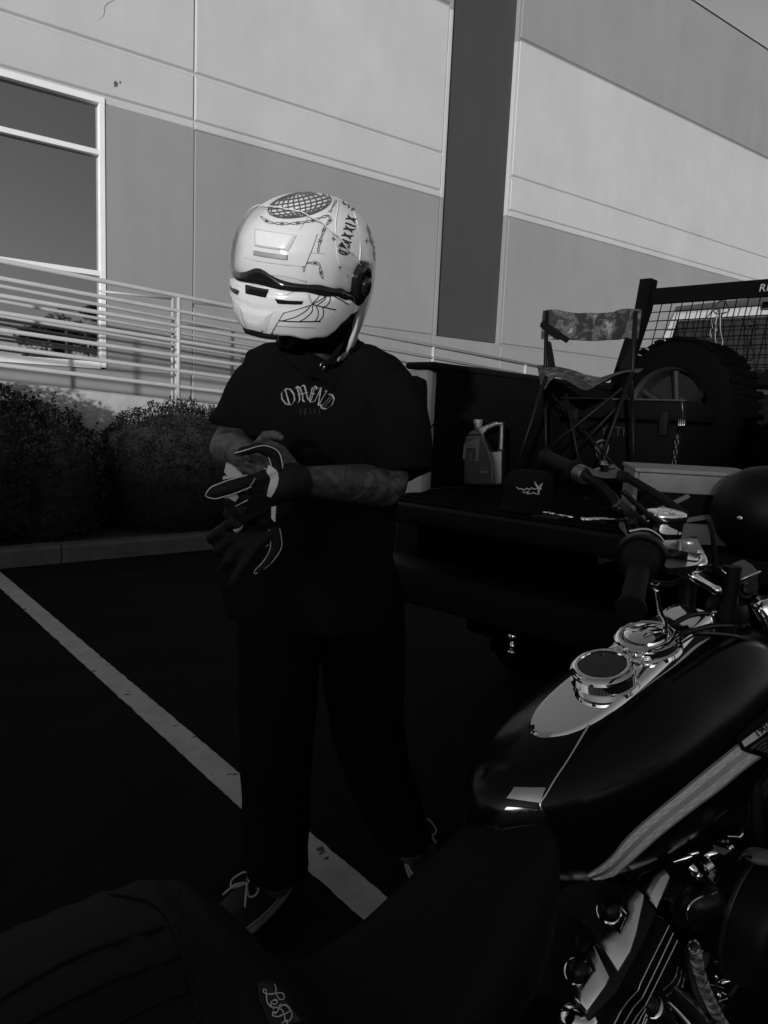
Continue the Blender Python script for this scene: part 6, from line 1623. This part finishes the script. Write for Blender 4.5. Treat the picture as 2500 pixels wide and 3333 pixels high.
for pts, r_ in (([(450, 1110), (443, 1030), (490, 930), (600, 865)], .0022), ([(600, 865), (650, 1030)], .0012), ([(715, 835), (765, 1025)], .0012), ([(600, 865), (690, 848), (770, 815)], .0014)):
    mb = MB(); mb.tube(smooth_path([at_r(*zD(*p), .145) for p in pts], 5), r_, 6); mb.build('polished_edge', m_bchr, eng, smooth=True)
m_bits = m_bchr
for x, y, r_, ln, axd in ((500, 590, .010, .02, (.5, -.3, -.6)), (560, 650, .009, .014, (.6, -.3, -.5)), (700, 410, .012, .03, (.7, -.1, .4)), (800, 280, .005, .012, (.3, -.8, .4)), (855, 280, .005, .010, (.3, -.8, .4)), (905, 365, .008, .008, (.4, -.8, .2)), (515, 1370, .010, .014, (.1, -.6, .8)), (615, 1450, .005, .02, (-.5, -.1, .8)), (770, 1850, .008, .012, (0, -.5, .9)), (400, 470, .006, .035, (.8, -.2, .5)), (480, 420, .006, .03, (.8, -.2, .4)), (750, 2000, .010, .008, (0, -.6, .8)), (740, 1560, .006, .012, (.3, -.8, .2)), (850, 1760, .005, .02, (.8, -.2, .4)), (665, 1810, .004, .006, (0, -1, .3))):
    c = at_r(*zD(x, y), .12); mb = MB(); a_ = unit(axd); mb.lathe(c - a_ * ln / 2, a_, [(0, r_ * .9), (ln * .3, r_), (ln * .7, r_), (ln, r_ * .6)], 10); mb.build('fastener', m_bits, eng, auto=40)
for k in range(5):
    c = at_r(*zD(620 + k * 15, 575 - k * 11), .13); mb = MB(); a_ = unit((.75, .2, .45)); mb.lathe(c, a_, [(0, .0145), (.0015, .016), (.003, .0145)], 22); mb.build('spring_coil', m_bchr, eng, auto=50)
mb = MB(); mb.prism([at_r(*zD(*p), .14) for p in ((765, 345), (845, 375), (900, 385), (830, 435), (775, 400))], -BR * .01); mb.build('choke_bracket', mat('bracket_grey', .12, .4), eng)
mb = MB(); mb.prism([at_r(*zD(*p), .15) for p in ((685, 670), (745, 640), (778, 690), (738, 735))], -BR * .006); br_ = mb.build('cable_bracket', mat('bracket_pale', .42, .35, .4), eng)
mb = MB(); mb.lathe(at_r(*zD(740, 682), .152), BR, [(0, .007), (.004, .007), (.005, .004)], 16); mb.build('bracket_bolt', m_bblk, br_)
mb = MB(); mb.lathe(at_r(*zD(645, 1548), .13), BR, [(-.02, .013), (.0, .013), (.001, .0005)], 28, ex=1.25); mb.build('oval_plug', mat('plug_grey', .14, .35, .5), eng)
mb = MB(); mb.lathe(at_r(*zD(770, 1900), .12), UZ, [(-.004, .021), (-.001, .023), (.003, .023), (.005, .018)], 28); mb.build('chrome_ring', m_bchr, eng, auto=40)
mb = MB(); mb.tube([at_r(*zD(740, 1690), .125), at_r(*zD(762, 1800), .125)], .005, 8); mb.build('drain_stem', m_bchr, eng, smooth=True)
# front rocker box under the tank with forked bracket
mb = MB(); mb.prism([at_r(*zD(*p), .10) for p in ((880, 235), (1110, 110), (1300, 10), (1500, -60), (1560, 260), (1300, 275), (1060, 245))], -BR * .09); mb.build('front_rocker_cover', mat('mottled_chrome', .75, .10, 1.0, bump=.5, bscale=16), eng, auto=30)
mb = MB(); mb.prism([at_r(*zD(*p), .105) for p in ((875, 240), (1060, 250), (1300, 280), (1560, 270), (1560, 400), (1300, 385), (930, 375))], -BR * .09); mb.build('front_rocker_base', m_bblk, eng)
mb = MB(); mb.prism([at_r(*zD(*p), .118) for p in ((1045, 125), (1100, 125), (1112, 250), (1098, 250), (1092, 350), (1078, 372), (1068, 290), (1060, 372), (1040, 340), (1028, 250))], -BR * .008); mb.build('forked_bracket', m_satin, eng)
mb = MB(); mb.tube([at_r(*zD(870, 232), .112), at_r(*zD(1060, 246), .112), at_r(*zD(1300, 277), .112)], .0018, 6); mb.build('cover_seam', m_bchr, eng, smooth=True)
# air cleaner
ac = at_r(*zD(1560, 1290), .235); rad_ = .135
acl = lat('air_cleaner', ac, BR, [(-.085, rad_ * .97), (-.08, rad_), (-.02, rad_), (-.008, rad_ * .975), (.0, rad_ * .93), (.006, rad_ * .80), (.008, .001)], mat('air_cleaner_black', .004, .5, spec=.2), bike, 72)
lat('air_cleaner_rim', ac, BR, [(-.082, rad_ * 1.0), (-.080, rad_ * 1.015), (-.074, rad_ * 1.015), (-.072, rad_)], mat('rim_dark', .05, .3, .7), acl, 72)
mb = MB(); mb.tube(smooth_path([at_r(*zD(*p), .2) for p in [(985, 510), (1000, 450), (1040, 432), (1110, 450)]], 5), .0035, 8); mb.build('vent_pipe', m_bblk, bike, smooth=True)
mb = MB(); mb.sphere(at_r(*zD(1215, 445), .17), .024, 18, 10, sc=(1.4, 1, .55)); mb.build('horn_cap', mat('horn_grey', .10, .4), bike, smooth=True)
# braided hoses
m_braid = mat('braided_steel', .30, .4, .9); m_braidc = mat('braid_core', .03, .6)
def braid(pts, r_, name, bright=True):
    q = smooth_path(pts, 10); mb = MB(); mb.tube(q, r_ * .86, 10); o = mb.build(name, m_braidc, bike, smooth=True); mb = MB(); L = [0]
    for a, b_ in zip(q, q[1:]): L.append(L[-1] + (b_ - a).length)
    for s_ in (1, -1):
        for k in range(9):
            pl = []; N = int(L[-1] / .0035)
            for i in range(N + 1):
                s = L[-1] * i / N; j = max(0, min(len(q) - 2, next((n_ for n_ in range(len(L) - 1) if L[n_ + 1] >= s), len(q) - 2))); t = (s - L[j]) / max(1e-6, L[j + 1] - L[j]); c = q[j].lerp(q[j + 1], t); T = (q[j + 1] - q[j]).normalized(); u = (BR - T * BR.dot(T)).normalized(); v = T.cross(u); th = s_ * s / .022 * math.pi + 2 * math.pi * k / 9
                pl.append(c + (u * math.cos(th) + v * math.sin(th)) * r_)
            mb.tube(pl, r_ * .17, 4, caps=False)
    tag(mb.build('steel_braid', m_braid if bright else m_braidc, o), kind='stuff'); return o
braid([at_r(*zD(*p), .135) for p in [(515, 1390), (545, 1560), (600, 1760), (680, 1960), (790, 2170), (900, 2330)]], .0105, 'braided_hose')
braid([at_r(*zD(*p), .115) for p in [(480, 1440), (500, 1620), (545, 1820), (620, 2030), (720, 2280)]], .0085, 'braided_hose', False)
# crankcase, frame, fenders and wheels: the rest of the machine
mb = MB(); mb.box(bk(.12, 0, .24), (.20, .10, .11), BAX, bev=.04); mb.build('crankcase', m_bblk, bike, auto=30)
mb = MB(); mb.lathe(bk(.06, .12, .20), BR, [(-.05, .08), (.0, .08), (.012, .07), (.014, .001)], 40); mb.build('cam_cover', m_bblk, bike, auto=30)
fr_ = MB()
for sg in (1, -1):
    fr_.tube(smooth_path([bk(.46, .03 * sg, .80), bk(.46, .10 * sg, .5), bk(.40, .12 * sg, .16), bk(-.25, .12 * sg, .14), bk(-.60, .11 * sg, .30), bk(-.62, .10 * sg, .44)], 6), .016, 10)
fr_.tube([bk(.46, 0, .85), bk(-.2, 0, .56), bk(-.6, 0, .44)], .02, 10); fr_.build('frame', m_bblk, bike, smooth=True)
wheel(bk(-.98, 0, .32), BR, .32, .15, bike, 'wheel', 9); wheel(bk(1.02, .16, .33), unit(BR * .82 - BF * -.57), .33, .12, bike, 'wheel', 9)
def fender(name, c, ax_side, fwd, r_, w_, a0, a1):
    rings = []
    for i in range(25):
        a_ = R(a0 + (a1 - a0) * i / 24); d = fwd * math.cos(a_) + UZ * math.sin(a_); rings.append([c + d * (r_ + dz) + ax_side * x for x, dz in ((-w_, -.05), (-w_ * .95, -.01), (-w_ * .5, .012), (0, .018), (w_ * .5, .012), (w_ * .95, -.01), (w_, -.05), (w_ * .9, -.052), (w_ * .5, .004), (-w_ * .5, .004), (-w_ * .9, -.052))])
    mb = MB(); mb.loft(rings); return mb.build(name, m_tank, bike, smooth=True)
fender('fender', bk(-.98, 0, .30), BR, BF, .33, .10, 35, 200)
_fw2 = (BF * .82 + BR * .57).normalized(); _sd2 = (BR * .82 - BF * .57).normalized()
fender('fender', bk(1.02, .16, .33), _sd2, _fw2, .355, .075, 20, 170)
for sg in (1, -1):
    a_ = bk(1.02, .16, .33) + _sd2 * sg * .10; b_ = bk(.46, 0, 1.0) + _sd2 * sg * .10; mb = MB(); mb.tube([a_, a_.lerp(b_, .5)], .028, 14); mb.tube([a_.lerp(b_, .5), b_], .022, 14); mb.build('fork_leg', m_bchr if sg > 0 else m_bblk, bike, smooth=True)
mb = MB(); mb.tube(smooth_path([bk(.15, .06, .26), bk(.25, .12, .12), bk(.05, .17, .10), bk(-.6, .2, .17), bk(-1.1, .2, .19)], 8), .032, 14); mb.build('exhaust_pipe', m_bchr, bike, smooth=True)
mb = MB(); mb.tube([bk(-.1, -.14, .16), bk(-.02, -.34, .012)], .010, 8); mb.build('side_stand', m_bblk, bike, smooth=True)
